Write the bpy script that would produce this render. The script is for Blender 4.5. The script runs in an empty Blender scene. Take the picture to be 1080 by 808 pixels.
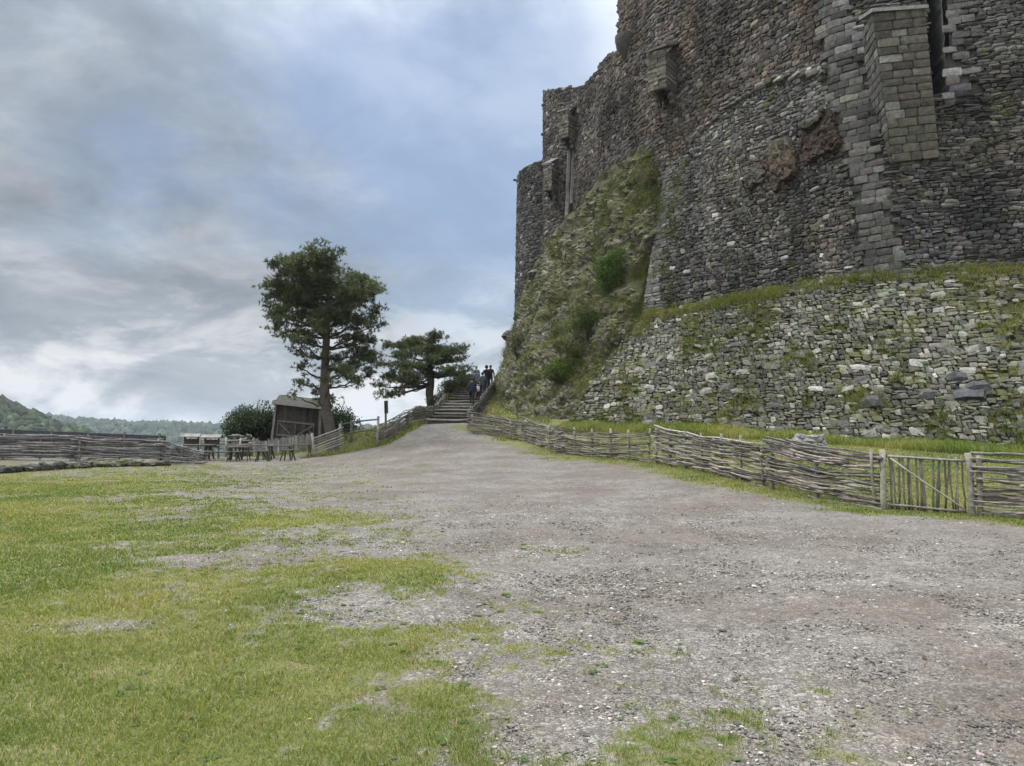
import bpy, math, random
import numpy as np
from mathutils import Vector

rng = np.random.default_rng(7)
random.seed(7)
SC = bpy.context.scene
COL = SC.collection
R = math.radians

# ------------------------------------------------------------------ camera, sky, sun, exposure
F = 780.0
EYE = np.array([0.0, 0.0, 1.6])
PITCH = math.atan(46 / F)
cam = bpy.data.objects.new('camera', bpy.data.cameras.new('camera'))
COL.objects.link(cam)
cam.data.sensor_width = 36
cam.data.lens = 36 * F / 1080
cam.data.clip_start = 0.1
cam.data.clip_end = 20000
cam.location = EYE
cam.rotation_euler = (math.pi / 2 + PITCH, 0, 0)
SC.camera = cam

SUN_DIR = Vector((-0.50, 0.10, 0.86)).normalized()
SUN_EL = math.asin(SUN_DIR.z)
SUN_AZ = math.atan2(SUN_DIR.x, SUN_DIR.y)
sun = bpy.data.objects.new('sun', bpy.data.lights.new('sun', 'SUN'))
COL.objects.link(sun)
sun.data.energy = 1.5
sun.data.angle = R(14)
sun.data.color = (1.0, 0.96, 0.90)
sun.rotation_euler = SUN_DIR.to_track_quat('Z', 'Y').to_euler()

SC.view_settings.view_transform = 'Standard'
SC.view_settings.look = 'None'
SC.view_settings.exposure = 0.55
SC.view_settings.gamma = 1.0
SC.view_settings.use_curve_mapping = False
SC.render.engine = 'CYCLES'
SC.cycles.max_bounces = 6
SC.cycles.diffuse_bounces = 3
SC.cycles.transmission_bounces = 3
SC.cycles.volume_bounces = 0
SC.cycles.sample_clamp_direct = 1.6
SC.cycles.sample_clamp_indirect = 1.0
SC.cycles.use_denoising = True


class NT:
    """small helper to write node trees"""
    def __init__(self, nt):
        self.nt = nt
        nt.nodes.clear()

    def n(self, kind, _in=None, **props):
        nd = self.nt.nodes.new(kind)
        for k, v in props.items():
            setattr(nd, k, v)
        for k, v in (_in or {}).items():
            s = nd.inputs[k]
            if isinstance(v, bpy.types.NodeSocket):
                self.nt.links.new(v, s)
            else:
                if hasattr(s.default_value, '__len__') and not isinstance(v, (tuple, list)):
                    v = (v,) * len(s.default_value)
                if hasattr(s.default_value, '__len__') and len(s.default_value) == 4 and len(v) == 3:
                    v = tuple(v) + (1.0,)
                s.default_value = v
        return nd

    def noise(self, vec, scale, detail=5, rough=0.55, dist=0.0):
        d = {'Scale': scale, 'Detail': detail, 'Roughness': rough, 'Distortion': dist}
        if vec is not None:
            d['Vector'] = vec
        return self.n('ShaderNodeTexNoise', d).outputs[0]

    def ramp(self, fac, stops, interp='LINEAR'):
        nd = self.n('ShaderNodeValToRGB', {'Fac': fac})
        cr = nd.color_ramp
        cr.interpolation = interp
        while len(cr.elements) < len(stops):
            cr.elements.new(0.5)
        for e, (p, c) in zip(cr.elements, stops):
            e.position = p
            e.color = (c, c, c, 1) if not hasattr(c, '__len__') else tuple(c) + (1,)
        return nd.outputs[0]

    def mix(self, fac, a, b, blend='MIX'):
        nd = self.n('ShaderNodeMix', data_type='RGBA', blend_type=blend)
        nd.clamp_factor = True
        for i, v in ((0, fac), (6, a), (7, b)):
            s = nd.inputs[i]
            if isinstance(v, bpy.types.NodeSocket):
                self.nt.links.new(v, s)
            elif i == 0:
                s.default_value = v
            else:
                s.default_value = ((v,) * 3 if not hasattr(v, '__len__') else tuple(v)) + (1,)
        return nd.outputs[2]

    def math(self, op, a, b=0.0, clamp=False):
        nd = self.n('ShaderNodeMath', {0: a, 1: b}, operation=op)
        nd.use_clamp = clamp
        return nd.outputs[0]

    def vmath(self, op, a, b=(0, 0, 0)):
        nd = self.n('ShaderNodeVectorMath', {0: a, 1: b}, operation=op)
        return nd.outputs[0] if op not in ('DOT_PRODUCT', 'LENGTH') else nd.outputs[1]


world = bpy.data.worlds.new('World')
SC.world = world
world.use_nodes = True
w = NT(world.node_tree)
sky = w.n('ShaderNodeTexSky', sky_type='NISHITA', sun_disc=False, sun_elevation=SUN_EL,
          sun_rotation=SUN_AZ, altitude=1000, air_density=1.2, dust_density=1.2, ozone_density=2.0)
gen = w.n('ShaderNodeTexCoord').outputs['Generated']
sep = w.n('ShaderNodeSeparateXYZ', {0: gen})
zz = w.math('ADD', w.math('MAXIMUM', sep.outputs[2], 0.0), 0.34)
flat = w.n('ShaderNodeCombineXYZ', {0: w.math('DIVIDE', sep.outputs[0], zz), 1: w.math('DIVIDE', sep.outputs[1], zz), 2: 0.0}).outputs[0]
off = w.vmath('ADD', flat, (8.4, 3.9, 0.0))
big = w.noise(off, 0.75, 6, 0.52, 0.25)
med = w.noise(w.vmath('ADD', flat, (4.1, 12.6, 4.0)), 0.9, 8, 0.56, 0.5)
fine = w.noise(w.vmath('MULTIPLY', w.vmath('ADD', flat, (1.3, 9.2, 2.0)), (1.0, 1.0, 1.0)), 3.2, 7, 0.58, 0.3)
# a ragged opening of blue high behind the castle
bd = Vector((-0.02, 0.93, 0.32)).normalized()
opening = w.math('POWER', w.math('MAXIMUM', w.vmath('DOT_PRODUCT', gen, tuple(bd)), 0.0), 22.0)
cov = w.math('SUBTRACT', w.math('ADD', w.math('MULTIPLY', big, 0.95), w.math('MULTIPLY', med, 0.4)), w.math('MULTIPLY', opening, 0.34))
cover = w.ramp(cov, [(0.40, 0.30), (0.56, 0.97), (1.0, 1.0)])
shade = w.math('ADD', w.math('MULTIPLY', med, 0.62), w.math('MULTIPLY', fine, 0.45))
cloud = w.ramp(shade, [(0.40, (1.95, 2.2, 2.45)), (0.48, (2.6, 2.9, 3.2)), (0.54, (3.7, 4.0, 4.3)), (0.60, (5.3, 5.5, 5.7))])
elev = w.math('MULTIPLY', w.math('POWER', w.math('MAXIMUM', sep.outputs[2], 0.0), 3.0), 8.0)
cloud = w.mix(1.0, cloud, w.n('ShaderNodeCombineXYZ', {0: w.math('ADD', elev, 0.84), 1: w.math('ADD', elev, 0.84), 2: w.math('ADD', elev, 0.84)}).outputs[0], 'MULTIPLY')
# the heavier, darker mass of cloud to the left
dm = w.math('POWER', w.math('MAXIMUM', w.vmath('DOT_PRODUCT', gen, tuple(Vector((-0.52, 0.78, 0.36)).normalized())), 0.0), 9.0)
dmf = w.math('SUBTRACT', 1.0, w.math('MULTIPLY', dm, 0.36))
cloud = w.mix(1.0, cloud, w.n('ShaderNodeCombineXYZ', {0: dmf, 1: w.math('ADD', w.math('MULTIPLY', dmf, 0.96), 0.04), 2: w.math('ADD', w.math('MULTIPLY', dmf, 0.88), 0.12)}).outputs[0], 'MULTIPLY')
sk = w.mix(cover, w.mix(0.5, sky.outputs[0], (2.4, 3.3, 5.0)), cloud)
# pale bank of cloud low over the horizon
low = w.ramp(sep.outputs[2], [(0.0, 0.75), (0.09, 0.62), (0.24, 0.0)])
puff = w.noise(w.vmath('MULTIPLY', w.vmath('ADD', gen, (2.3, 0.4, 0.1)), (1.0, 1.0, 2.6)), 5.5, 8, 0.58, 0.35)
bank = w.ramp(puff, [(0.41, (2.6, 3.0, 3.45)), (0.48, (3.4, 3.8, 4.2)), (0.53, (5.1, 5.35, 5.6)), (0.59, (6.8, 6.9, 7.0))])
sk = w.mix(low, sk, bank)
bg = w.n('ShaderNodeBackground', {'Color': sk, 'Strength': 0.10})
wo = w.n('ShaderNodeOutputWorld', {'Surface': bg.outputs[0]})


# ------------------------------------------------------------------ helpers
def P(px, py, Y):
    """point of the place seen at picture position (px, py) of the photograph, Y metres ahead"""
    c, s = math.cos(PITCH), math.sin(PITCH)
    u, v = px - 540, 404 - py
    d = np.array([u, F * c - v * s, F * s + v * c])
    return EYE + d * (Y / d[1])


def proj(p):
    p = np.asarray(p) - EYE
    c, s = math.cos(PITCH), math.sin(PITCH)
    f = p[..., 1] * c + p[..., 2] * s
    up = -p[..., 1] * s + p[..., 2] * c
    return 540 + F * p[..., 0] / f, 404 - F * up / f


def _hash(*ij):
    h = np.zeros(ij[0].shape, np.uint64)
    for k, a in zip((374761393, 668265263, 2147483647, 1274126177), ij):
        h = h * np.uint64(31) + (a.astype(np.int64).astype(np.uint64)) * np.uint64(k)
    h ^= h >> np.uint64(13)
    h *= np.uint64(1274126177)
    h ^= h >> np.uint64(16)
    h *= np.uint64(2246822519)
    h ^= h >> np.uint64(15)
    return (h & np.uint64(0xFFFFFF)).astype(np.float64) / 0xFFFFFF


def vnoise(p):
    """value noise in [0,1]; p (...,2 or 3)"""
    p = np.asarray(p, float)
    d = p.shape[-1]
    i = np.floor(p)
    f = p - i
    f = f * f * (3 - 2 * f)
    out = 0
    for c in range(2 ** d):
        b = [(c >> k) & 1 for k in range(d)]
        wgt = 1
        for k in range(d):
            wgt = wgt * (f[..., k] if b[k] else 1 - f[..., k])
        out = out + wgt * _hash(*[i[..., k] + b[k] for k in range(d)])
    return out


def fbm(p, octv=4, gain=0.5):
    p = np.asarray(p, float)
    a, s, t = 1.0, 0, 0
    for o in range(octv):
        s = s + a * vnoise(p * (2 ** o) + 17.3 * o)
        t += a
        a *= gain
    return s / t


def sstep(a, b, x):
    t = np.clip((x - a) / (b - a), 0, 1)
    return t * t * (3 - 2 * t)


class MB:
    """collects vertices, faces and colours; build() links them as ONE mesh object"""
    def __init__(self):
        self.V, self.C, self.F, self.n = [], [], [], 0

    def add(self, v, faces, col=(0.5, 0.5, 0.5), mat=0, smooth=False):
        v = np.asarray(v, float).reshape(-1, 3)
        c = np.empty((len(v), 3))
        c[:] = col
        self.V.append(v)
        self.C.append(c)
        for f in (faces if isinstance(faces, list) else [faces]):
            f = np.asarray(f)
            if len(f):
                self.F.append((f + self.n, mat, smooth))
        self.n += len(v)
        return self

    def box(self, size, loc=(0, 0, 0), rot=0.0, col=(0.3, 0.27, 0.24), mat=0, M=None, jit=0.0, cham=0.12):
        """chamfered box; size full lengths"""
        s = np.array(size) / 2
        ch = min(s) * cham * 2
        vs, fs = [], []
        for ax in range(3):
            for sg in (-1, 1):
                o = [k for k in range(3) if k != ax]
                q = []
                for a, b in ((-1, -1), (1, -1), (1, 1), (-1, 1)):
                    p = np.zeros(3)
                    p[ax] = sg * s[ax]
                    p[o[0]] = a * (s[o[0]] - ch)
                    p[o[1]] = b * (s[o[1]] - ch)
                    q.append(p)
                vs += q
        vs = np.array(vs)
        key = {}
        from itertools import product
        def idx(ax, sg, a, b):
            return (ax * 2 + (sg > 0)) * 4 + {(-1, -1): 0, (1, -1): 1, (1, 1): 2, (-1, 1): 3}[(a, b)]
        quads = [[i * 4 + k for k in range(4)] for i in range(6)]
        tris = []
        for a in (-1, 1):
            for b in (-1, 1):
                quads.append([idx(0, a, b, -1), idx(0, a, b, 1), idx(1, b, a, 1), idx(1, b, a, -1)])
                quads.append([idx(0, a, -1, b), idx(0, a, 1, b), idx(2, b, a, 1), idx(2, b, a, -1)])
                quads.append([idx(1, a, -1, b), idx(1, a, 1, b), idx(2, b, 1, a), idx(2, b, -1, a)])
                for c in (-1, 1):
                    tris.append([idx(0, a, b, c), idx(1, b, a, c), idx(2, c, a, b)])
        if jit:
            vs = vs + (rng.random(vs.shape) - 0.5) * jit
        if M is not None:
            vs = vs @ np.asarray(M).T
        if rot:
            c, s_ = math.cos(rot), math.sin(rot)
            vs = vs @ np.array([[c, -s_, 0], [s_, c, 0], [0, 0, 1]]).T
        return self.add(vs + np.asarray(loc), [np.array(quads), np.array(tris)], col, mat)

    def beam(self, a, b, wid, thk, col=(0.3, 0.27, 0.24), mat=0, up=(0, 0, 1), jit=0.0):
        a, b = np.asarray(a, float), np.asarray(b, float)
        d = b - a
        L = np.linalg.norm(d)
        d = d / L
        up = np.asarray(up, float)
        if abs(d @ up) > 0.95:
            up = np.array([0, 1.0, 0])
        sd = np.cross(d, up)
        sd /= np.linalg.norm(sd)
        u2 = np.cross(sd, d)
        return self.box((L, wid, thk), (a + b) / 2, M=np.stack([d, sd, u2], 1), col=col, mat=mat, jit=jit)

    def tubes(self, pts, rad, k=6, col=(0.3, 0.27, 0.24), mat=0, smooth=True, wob=0.0):
        """pts (M,n,3) rad (M,n) col (M,3) or one colour"""
        pts = np.asarray(pts, float)
        if pts.ndim == 2:
            pts = pts[None]
        M, n, _ = pts.shape
        rad = np.broadcast_to(np.asarray(rad, float), (M, n))
        t = np.gradient(pts, axis=1)
        t /= np.linalg.norm(t, axis=2, keepdims=True) + 1e-9
        ref = np.where(np.abs(t[..., 2:3]).mean(1, keepdims=True) > 0.75, np.array([1.0, 0.3, 0]), np.array([0, 0, 1.0]))
        a = np.cross(t, np.broadcast_to(ref, t.shape))
        a /= np.linalg.norm(a, axis=2, keepdims=True) + 1e-9
        b = np.cross(t, a)
        th = np.arange(k) / k * 2 * np.pi
        rr = rad[:, :, None] * (1 + wob * (rng.random((M, n, k)) - 0.5))
        v = pts[:, :, None] + rr[..., None] * (np.cos(th)[:, None] * a[:, :, None] + np.sin(th)[:, None] * b[:, :, None])
        idx = np.arange(M * n * k).reshape(M, n, k)
        i0, i1 = idx[:, :-1], idx[:, 1:]
        q = np.stack([i0, np.roll(i0, -1, 2), np.roll(i1, -1, 2), i1], -1).reshape(-1, 4)
        caps = np.concatenate([idx[:, 0, ::-1], idx[:, -1]])
        c = np.asarray(col, float)
        if c.ndim == 2:
            c = np.repeat(c, n * k, 0)
        return self.add(v.reshape(-1, 3), [q, caps], c, mat, smooth)

    def build(self, name, mats, parent=None):
        me = bpy.data.meshes.new(name)
        V = np.concatenate(self.V).astype(np.float32)
        C = np.concatenate(self.C).astype(np.float32)
        me.vertices.add(len(V))
        me.vertices.foreach_set('co', V.ravel())
        li = np.concatenate([f.ravel() for f, _, _ in self.F]).astype(np.int32)
        lt = np.concatenate([np.full(len(f), f.shape[1]) for f, _, _ in self.F]).astype(np.int32)
        mi = np.concatenate([np.full(len(f), m) for f, m, _ in self.F]).astype(np.int32)
        sm = np.concatenate([np.full(len(f), s) for f, _, s in self.F]).astype(bool)
        me.loops.add(len(li))
        me.loops.foreach_set('vertex_index', li)
        me.polygons.add(len(lt))
        me.polygons.foreach_set('loop_start', np.concatenate([[0], np.cumsum(lt)[:-1]]).astype(np.int32))
        me.polygons.foreach_set('loop_total', lt)
        me.polygons.foreach_set('material_index', mi)
        me.polygons.foreach_set('use_smooth', sm)
        ca = me.color_attributes.new('Col', 'FLOAT_COLOR', 'POINT')
        ca.data.foreach_set('color', np.concatenate([C, np.ones((len(C), 1), np.float32)], 1).ravel())
        for m in (mats if isinstance(mats, (list, tuple)) else [mats]):
            me.materials.append(m)
        me.update(calc_edges=True)
        o = bpy.data.objects.new(name, me)
        COL.objects.link(o)
        if parent is not None:
            o.parent = parent
            if parent.get('category') == 'castle':      # its walls are laid out in yard coordinates
                o.location = -parent.location
        return o


def tag(o, label, cat, group=None):
    o['label'] = label
    o['category'] = cat
    if group:
        o['group'] = group
    return o


def thing(name, label, cat, loc=(0, 0, 0), rz=0.0, group=None):
    o = bpy.data.objects.new(name, None)
    o.empty_display_size = 0.2
    COL.objects.link(o)
    o.location = loc
    o.rotation_euler = (0, 0, rz)
    return tag(o, label, cat, group)


def kind(o, k):
    o['kind'] = k
    return o


def copy_tree(o, parent=None):
    c = o.copy()
    COL.objects.link(c)
    if parent is not None:
        c.parent = parent
    for ch in list(o.children):
        copy_tree(ch, c)
    return c


# ------------------------------------------------------------------ materials
def new_mat(name):
    m = bpy.data.materials.new(name)
    m.use_nodes = True
    return m, NT(m.node_tree)


def finish(t, col, rough=0.9, bump=None, bstr=0.5, bdist=0.02, spec=0.25, normal=None):
    d = {'Base Color': col, 'Roughness': rough, 'Specular IOR Level': spec}
    if bump is not None:
        d['Normal'] = t.n('ShaderNodeBump', {'Height': bump, 'Strength': bstr, 'Distance': bdist}).outputs[0]
    b = t.n('ShaderNodeBsdfPrincipled', d)
    t.n('ShaderNodeOutputMaterial', {'Surface': b.outputs[0]})


def attr(t, name='Col', out='Color'):
    return t.n('ShaderNodeAttribute', attribute_name=name).outputs[out]


def stone_mat(name, lichen=0.25, moss=0.0, mosscol=(0.095, 0.098, 0.028)):
    m, t = new_mat(name)
    pos = t.n('ShaderNodeNewGeometry').outputs['Position']
    col = attr(t)
    n1 = t.noise(pos, 6.0, 6, 0.62)
    col = t.mix(1.0, col, t.ramp(n1, [(0.25, 0.55), (0.5, 1.0), (0.75, 1.5)]), 'MULTIPLY')
    n2 = t.noise(pos, 22.0, 4, 0.6)
    col = t.mix(1.0, col, t.ramp(n2, [(0.3, 0.72), (0.7, 1.25)]), 'MULTIPLY')
    big = t.noise(pos, 0.35, 4, 0.55)
    col = t.mix(1.0, col, t.ramp(big, [(0.3, 0.7), (0.7, 1.3)]), 'MULTIPLY')
    nl = t.noise(t.vmath('ADD', pos, (9.0, 3.0, 5.0)), 4.5, 6, 0.7)
    col = t.mix(t.ramp(nl, [(0.60, 0.0), (0.70, lichen * 2)]), col, (0.36, 0.36, 0.32))
    if moss:
        nm = t.noise(t.vmath('ADD', pos, (2.0, 8.0, 1.0)), 1.1, 7, 0.68)
        col = t.mix(t.ramp(nm, [(0.62 - 0.3 * moss, 0.0), (0.74 - 0.3 * moss, 0.85)]), col, mosscol)
    bump = t.math('ADD', t.noise(pos, 18.0, 6, 0.65), t.math('MULTIPLY', t.noise(pos, 70.0, 3, 0.6), 0.4))
    finish(t, col, 0.92, bump, 0.7, 0.03, 0.2)
    return m


def earth_mat(name, a, b, c, s1=1.2, s2=9.0):
    m, t = new_mat(name)
    pos = t.n('ShaderNodeNewGeometry').outputs['Position']
    n1 = t.noise(pos, s1, 7, 0.65)
    n2 = t.noise(t.vmath('ADD', pos, (5, 2, 9)), s2, 5, 0.65)
    col = t.mix(t.ramp(n1, [(0.40, 0.0), (0.60, 1.0)]), a, b)
    col = t.mix(t.ramp(n2, [(0.48, 0.0), (0.68, 0.9)]), col, c)
    finish(t, col, 0.95, t.math('ADD', n1, t.math('MULTIPLY', n2, 0.6)), 0.8, 0.08, 0.1)
    return m


def wood_mat(name, moss=0.0):
    m, t = new_mat(name)
    pos = t.n('ShaderNodeNewGeometry').outputs['Position']
    col = t.mix(1.0, attr(t), t.ramp(t.noise(pos, 14.0, 6, 0.65), [(0.25, 0.5), (0.5, 1.0), (0.75, 1.45)]), 'MULTIPLY')
    col = t.mix(1.0, col, t.ramp(t.noise(pos, 3.0, 4, 0.6), [(0.3, 0.75), (0.7, 1.25)]), 'MULTIPLY')
    if moss:
        col = t.mix(t.ramp(t.noise(pos, 3.5, 6, 0.7), [(0.62 - 0.25 * moss, 0.0), (0.72 - 0.2 * moss, 0.9)]), col, (0.06, 0.08, 0.025))
    finish(t, col, 0.9, t.noise(pos, 45.0, 5, 0.7), 0.5, 0.01, 0.2)
    return m


def leaf_mat(name, trans=0.3):
    m, t = new_mat(name)
    col = attr(t)
    d = t.n('ShaderNodeBsdfPrincipled', {'Base Color': col, 'Roughness': 0.65, 'Specular IOR Level': 0.25})
    tr = t.n('ShaderNodeBsdfTranslucent', {'Color': t.mix(1.0, col, (1.1, 1.25, 0.5), 'MULTIPLY')})
    mx = t.n('ShaderNodeMixShader', {0: trans, 1: d.outputs[0], 2: tr.outputs[0]})
    t.n('ShaderNodeOutputMaterial', {'Surface': mx.outputs[0]})
    return m


def cloth_mat(name, colr):
    m, t = new_mat(name)
    pos = t.n('ShaderNodeTexCoord').outputs['Object']
    n = t.noise(pos, 9.0, 4, 0.6)
    col = t.mix(1.0, colr, t.ramp(n, [(0.3, 0.75), (0.7, 1.25)]), 'MULTIPLY')
    finish(t, col, 0.85, n, 0.4, 0.02, 0.2)
    return m


M_WALL = stone_mat('grey rubble stone', 0.22, 0.10)
M_ASH = stone_mat('dressed ashlar stone', 0.15, 0.0)
M_BROWN = stone_mat('brown volcanic stone', 0.10, 0.0)
M_TALUS = stone_mat('lichened field stone', 0.35, 0.32)
M_ROCK = stone_mat('bedrock', 0.2, 0.12)
M_KERB = stone_mat('kerb stone', 0.12, 0.35)
M_CRAG = stone_mat('mossy crag stone', 0.15, 0.5)
M_MORT = earth_mat('dark mortar', (0.045, 0.041, 0.037), (0.065, 0.06, 0.053), (0.05, 0.052, 0.025))
M_MORTB = earth_mat('brown mortar', (0.040, 0.032, 0.027), (0.055, 0.044, 0.036), (0.035, 0.03, 0.024))
M_SOIL = earth_mat('mossy soil', (0.055, 0.055, 0.022), (0.05, 0.042, 0.028), (0.075, 0.08, 0.028), 0.9, 6.0)
M_WOOD = wood_mat('weathered grey wood')
M_MWOOD = wood_mat('mossy dark wood', 0.2)
M_BARK = wood_mat('pine bark')
M_LEAF = leaf_mat('leaves', 0.3)
M_NEEDLE = leaf_mat('pine needles', 0.25)
M_GRASS = leaf_mat('grass blades', 0.3)
M_PEB = stone_mat('gravel stone', 0.1, 0.0)


# ------------------------------------------------------------------ ground shape
ctrl = []
for y in (-30, -12, 0, 7, 12):
    for x in (-30, -16, -8, 0, 6, 14):
        ctrl.append((x, y, 0.0))
for x in (-26, -18, -10, -4):
    ctrl.append((x, 20, 0.0))
for q in [(928, 537, 14.5), (1080, 548, 13.2), (808, 515, 17.3), (685, 488, 25), (585, 478, 31), (545, 463, 36), (490, 455, 38),
          (440, 456, 38), (400, 470, 36), (370, 475, 37), (345, 478, 38), (332, 482, 36), (280, 487, 33.5), (200, 489, 31.5),
          (100, 487, 29.5), (0, 486, 28.5), (100, 496.5, 26.8), (0, 499, 25.5),
          (1080, 480, 22.5), (1000, 474, 24), (900, 465, 26.2), (800, 458, 29.5), (700, 453, 33), (600, 447, 37), (1250, 490, 21),
          ]:
    ctrl.append(tuple(P(*q)))
ctrl += [(0, 20, 0.02), (0, 26, 0.16), (-1.5, 31, 0.5), (-6, 30, 0.1), (2.2, 19, 0.08), (12, 19, 0.5), (20, 18, 0.6), (26, 12, 0.3),
         (26, 26, 1.2), (18, 34, 1.5), (8, 42, 2.2)]
STA, STB = np.array([-3.62, 38.0, 1.36]), np.array([-2.30, 57.0, 4.95])
for t_ in (0.25, 0.5, 0.75, 1.0):
    c_ = STA + (STB - STA) * t_
    ctrl.append((c_[0], c_[1], c_[2] - 0.25))
    ctrl.append((c_[0] + 2.2, c_[1], c_[2] - 0.1))
    ctrl.append((c_[0] - 2.0, c_[1], c_[2] - 0.45))
ctrl += [(*(STA + (STB - STA) * t_)[:2], (STA + (STB - STA) * t_)[2] + 0.03) for t_ in (0.04, 0.11)]
ctrl += [(-5.5, 50, 2.1), (-7.6, 50, 0.9), (-7.2, 45, 1.3), (-8.2, 40, 1.25), (-7.6, 39.0, 1.05), (-9.0, 39.5, 0.9), (-8, 56, 1.2), (-5.5, 57, 2.9), (-12, 42, 0.2), (-20, 40, 0.1), (-30, 38, 0.0), (-10, 46, 0.3), (-14, 52, 0.0), (-30, 60, -2), (0, 75, 4), (20, 75, 5), (-60, 30, -1), (60, 30, 2), (-50, -20, 0), (50, -30, 0)]
ctrl = np.array(ctrl)


def _tps(r2):
    return 0.5 * r2 * np.log(r2 + 1e-9)


_n = len(ctrl)
_A = np.zeros((_n + 3, _n + 3))
_d2 = ((ctrl[:, None, :2] - ctrl[None, :, :2]) ** 2).sum(-1)
_A[:_n, :_n] = _tps(_d2) + np.eye(_n) * 0.3
_A[:_n, _n] = 1
_A[:_n, _n + 1:] = ctrl[:, :2]
_A[_n, :_n] = 1
_A[_n + 1:, :_n] = ctrl[:, :2].T
_wt = np.linalg.solve(_A, np.concatenate([ctrl[:, 2], np.zeros(3)]))


def H(x, y):
    """height of the ground"""
    x, y = np.asarray(x, float), np.asarray(y, float)
    sh = x.shape
    X, Y = np.clip(x.ravel(), -60, 60), np.clip(y.ravel(), -30, 75)
    z = _wt[_n] + _wt[_n + 1] * X + _wt[_n + 2] * Y
    for i in range(0, len(X), 40000):
        s = slice(i, i + 40000)
        d2 = (X[s, None] - ctrl[None, :, 0]) ** 2 + (Y[s, None] - ctrl[None, :, 1]) ** 2
        z[s] += _tps(d2) @ _wt[:_n]
    xr, yr = x.ravel(), y.ravel()
    # the plateau falls away beyond its edge into the valley
    edge = np.maximum(yr - (62 + 0.1 * xr), 0)
    edge = np.maximum(edge, np.maximum(yr - 44 - np.maximum(xr + 13, 0) * 1.5, 0))
    edge = np.maximum(edge, np.maximum(np.abs(xr) - 45, 0))
    edge = np.maximum(edge, np.maximum(-yr - 35, 0))
    drop = np.where(edge < 250, 60 * sstep(0, 250, edge), 60)
    z = np.clip(z, -3, 6) - drop
    z += 0.05 * (fbm(np.stack([xr, yr], -1) * 0.45, 3) - 0.5)
    return z.reshape(sh)


def Hz(x, y):
    return float(H(np.array([x]), np.array([y]))[0])


def on_ground(px, Y):
    """ground point on the picture column px at distance Y"""
    x = (px - 540) / F * Y
    return np.array([x, Y, Hz(x, Y)])


def gpx(px, py):
    """ground point under picture position (flat part of the yard)"""
    lo, hi = 1.5, 60.0
    for _ in range(40):
        m = (lo + hi) / 2
        p = P(px, py, m)
        if p[2] > Hz(p[0], p[1]):
            lo = m
        else:
            hi = m
    return P(px, py, lo)


# lawn outline (left of the yard) in plan, from its edge in the photograph
LAWN = np.array([gpx(*q)[:2] for q in [(-500, 492), (120, 492), (205, 489), (262, 497), (272, 512), (250, 530), (300, 540), (330, 556), (345, 566), (330, 585),
                                       (360, 612), (395, 640), (470, 655), (520, 690), (590, 730), (640, 770), (760, 806)]] + [np.array([2.0, 2.2]), np.array([2.0, -6.0]), np.array([-40.0, -6.0])])
BLOBS = [(gpx(100, 661)[:2], 0.62, 0.34, -0.8), (gpx(290, 583)[:2], 1.0, 0.8, -0.45), (gpx(205, 597)[:2], 0.7, 0.3, -0.45), (gpx(405, 602)[:2], 0.8, 0.6, 0.9), (gpx(395, 642)[:2], 0.55, 0.4, -0.5),
         (gpx(613, 581)[:2], 0.35, 0.25, 0.75), (gpx(330, 545)[:2], 1.3, 0.9, 0.5), (gpx(590, 765)[:2], 0.35, 0.3, -0.6), (gpx(580, 735)[:2], 0.4, 0.3, -0.5), (gpx(700, 790)[:2], 0.3, 0.22, 0.5)]
FENCE_R = np.array([P(*q)[:2] for q in [(1300, 560, 12.0), (1080, 548, 13.2), (928, 537, 14.5), (808, 515, 17.3), (685, 488, 25), (585, 478, 31), (545, 463, 36), (492, 455, 38)]])
FENCE_L = np.array([P(*q)[:2] for q in [(398, 470, 36), (420, 463, 38), (445, 452, 41)]])


def seg_dist(p, poly):
    """distance and signed side to an open polyline"""
    best = np.full(len(p), 1e9)
    side = np.zeros(len(p))
    for a, b in zip(poly[:-1], poly[1:]):
        ab = b - a
        t = np.clip(((p - a) @ ab) / (ab @ ab), 0, 1)
        q = a + t[:, None] * ab
        d = np.linalg.norm(p - q, axis=1)
        cr = ab[0] * (p[:, 1] - a[1]) - ab[1] * (p[:, 0] - a[0])
        m = d < best
        best[m] = d[m]
        side[m] = np.sign(cr[m])
    return best, side


def in_poly(p, poly):
    ins = np.zeros(len(p), bool)
    for a, b in zip(poly, np.roll(poly, -1, 0)):
        c = (a[1] > p[:, 1]) != (b[1] > p[:, 1])
        xx = a[0] + (p[:, 1] - a[1]) * (b[0] - a[0]) / (b[1] - a[1] + 1e-12)
        ins ^= c & (p[:, 0] < xx)
    return ins


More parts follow.
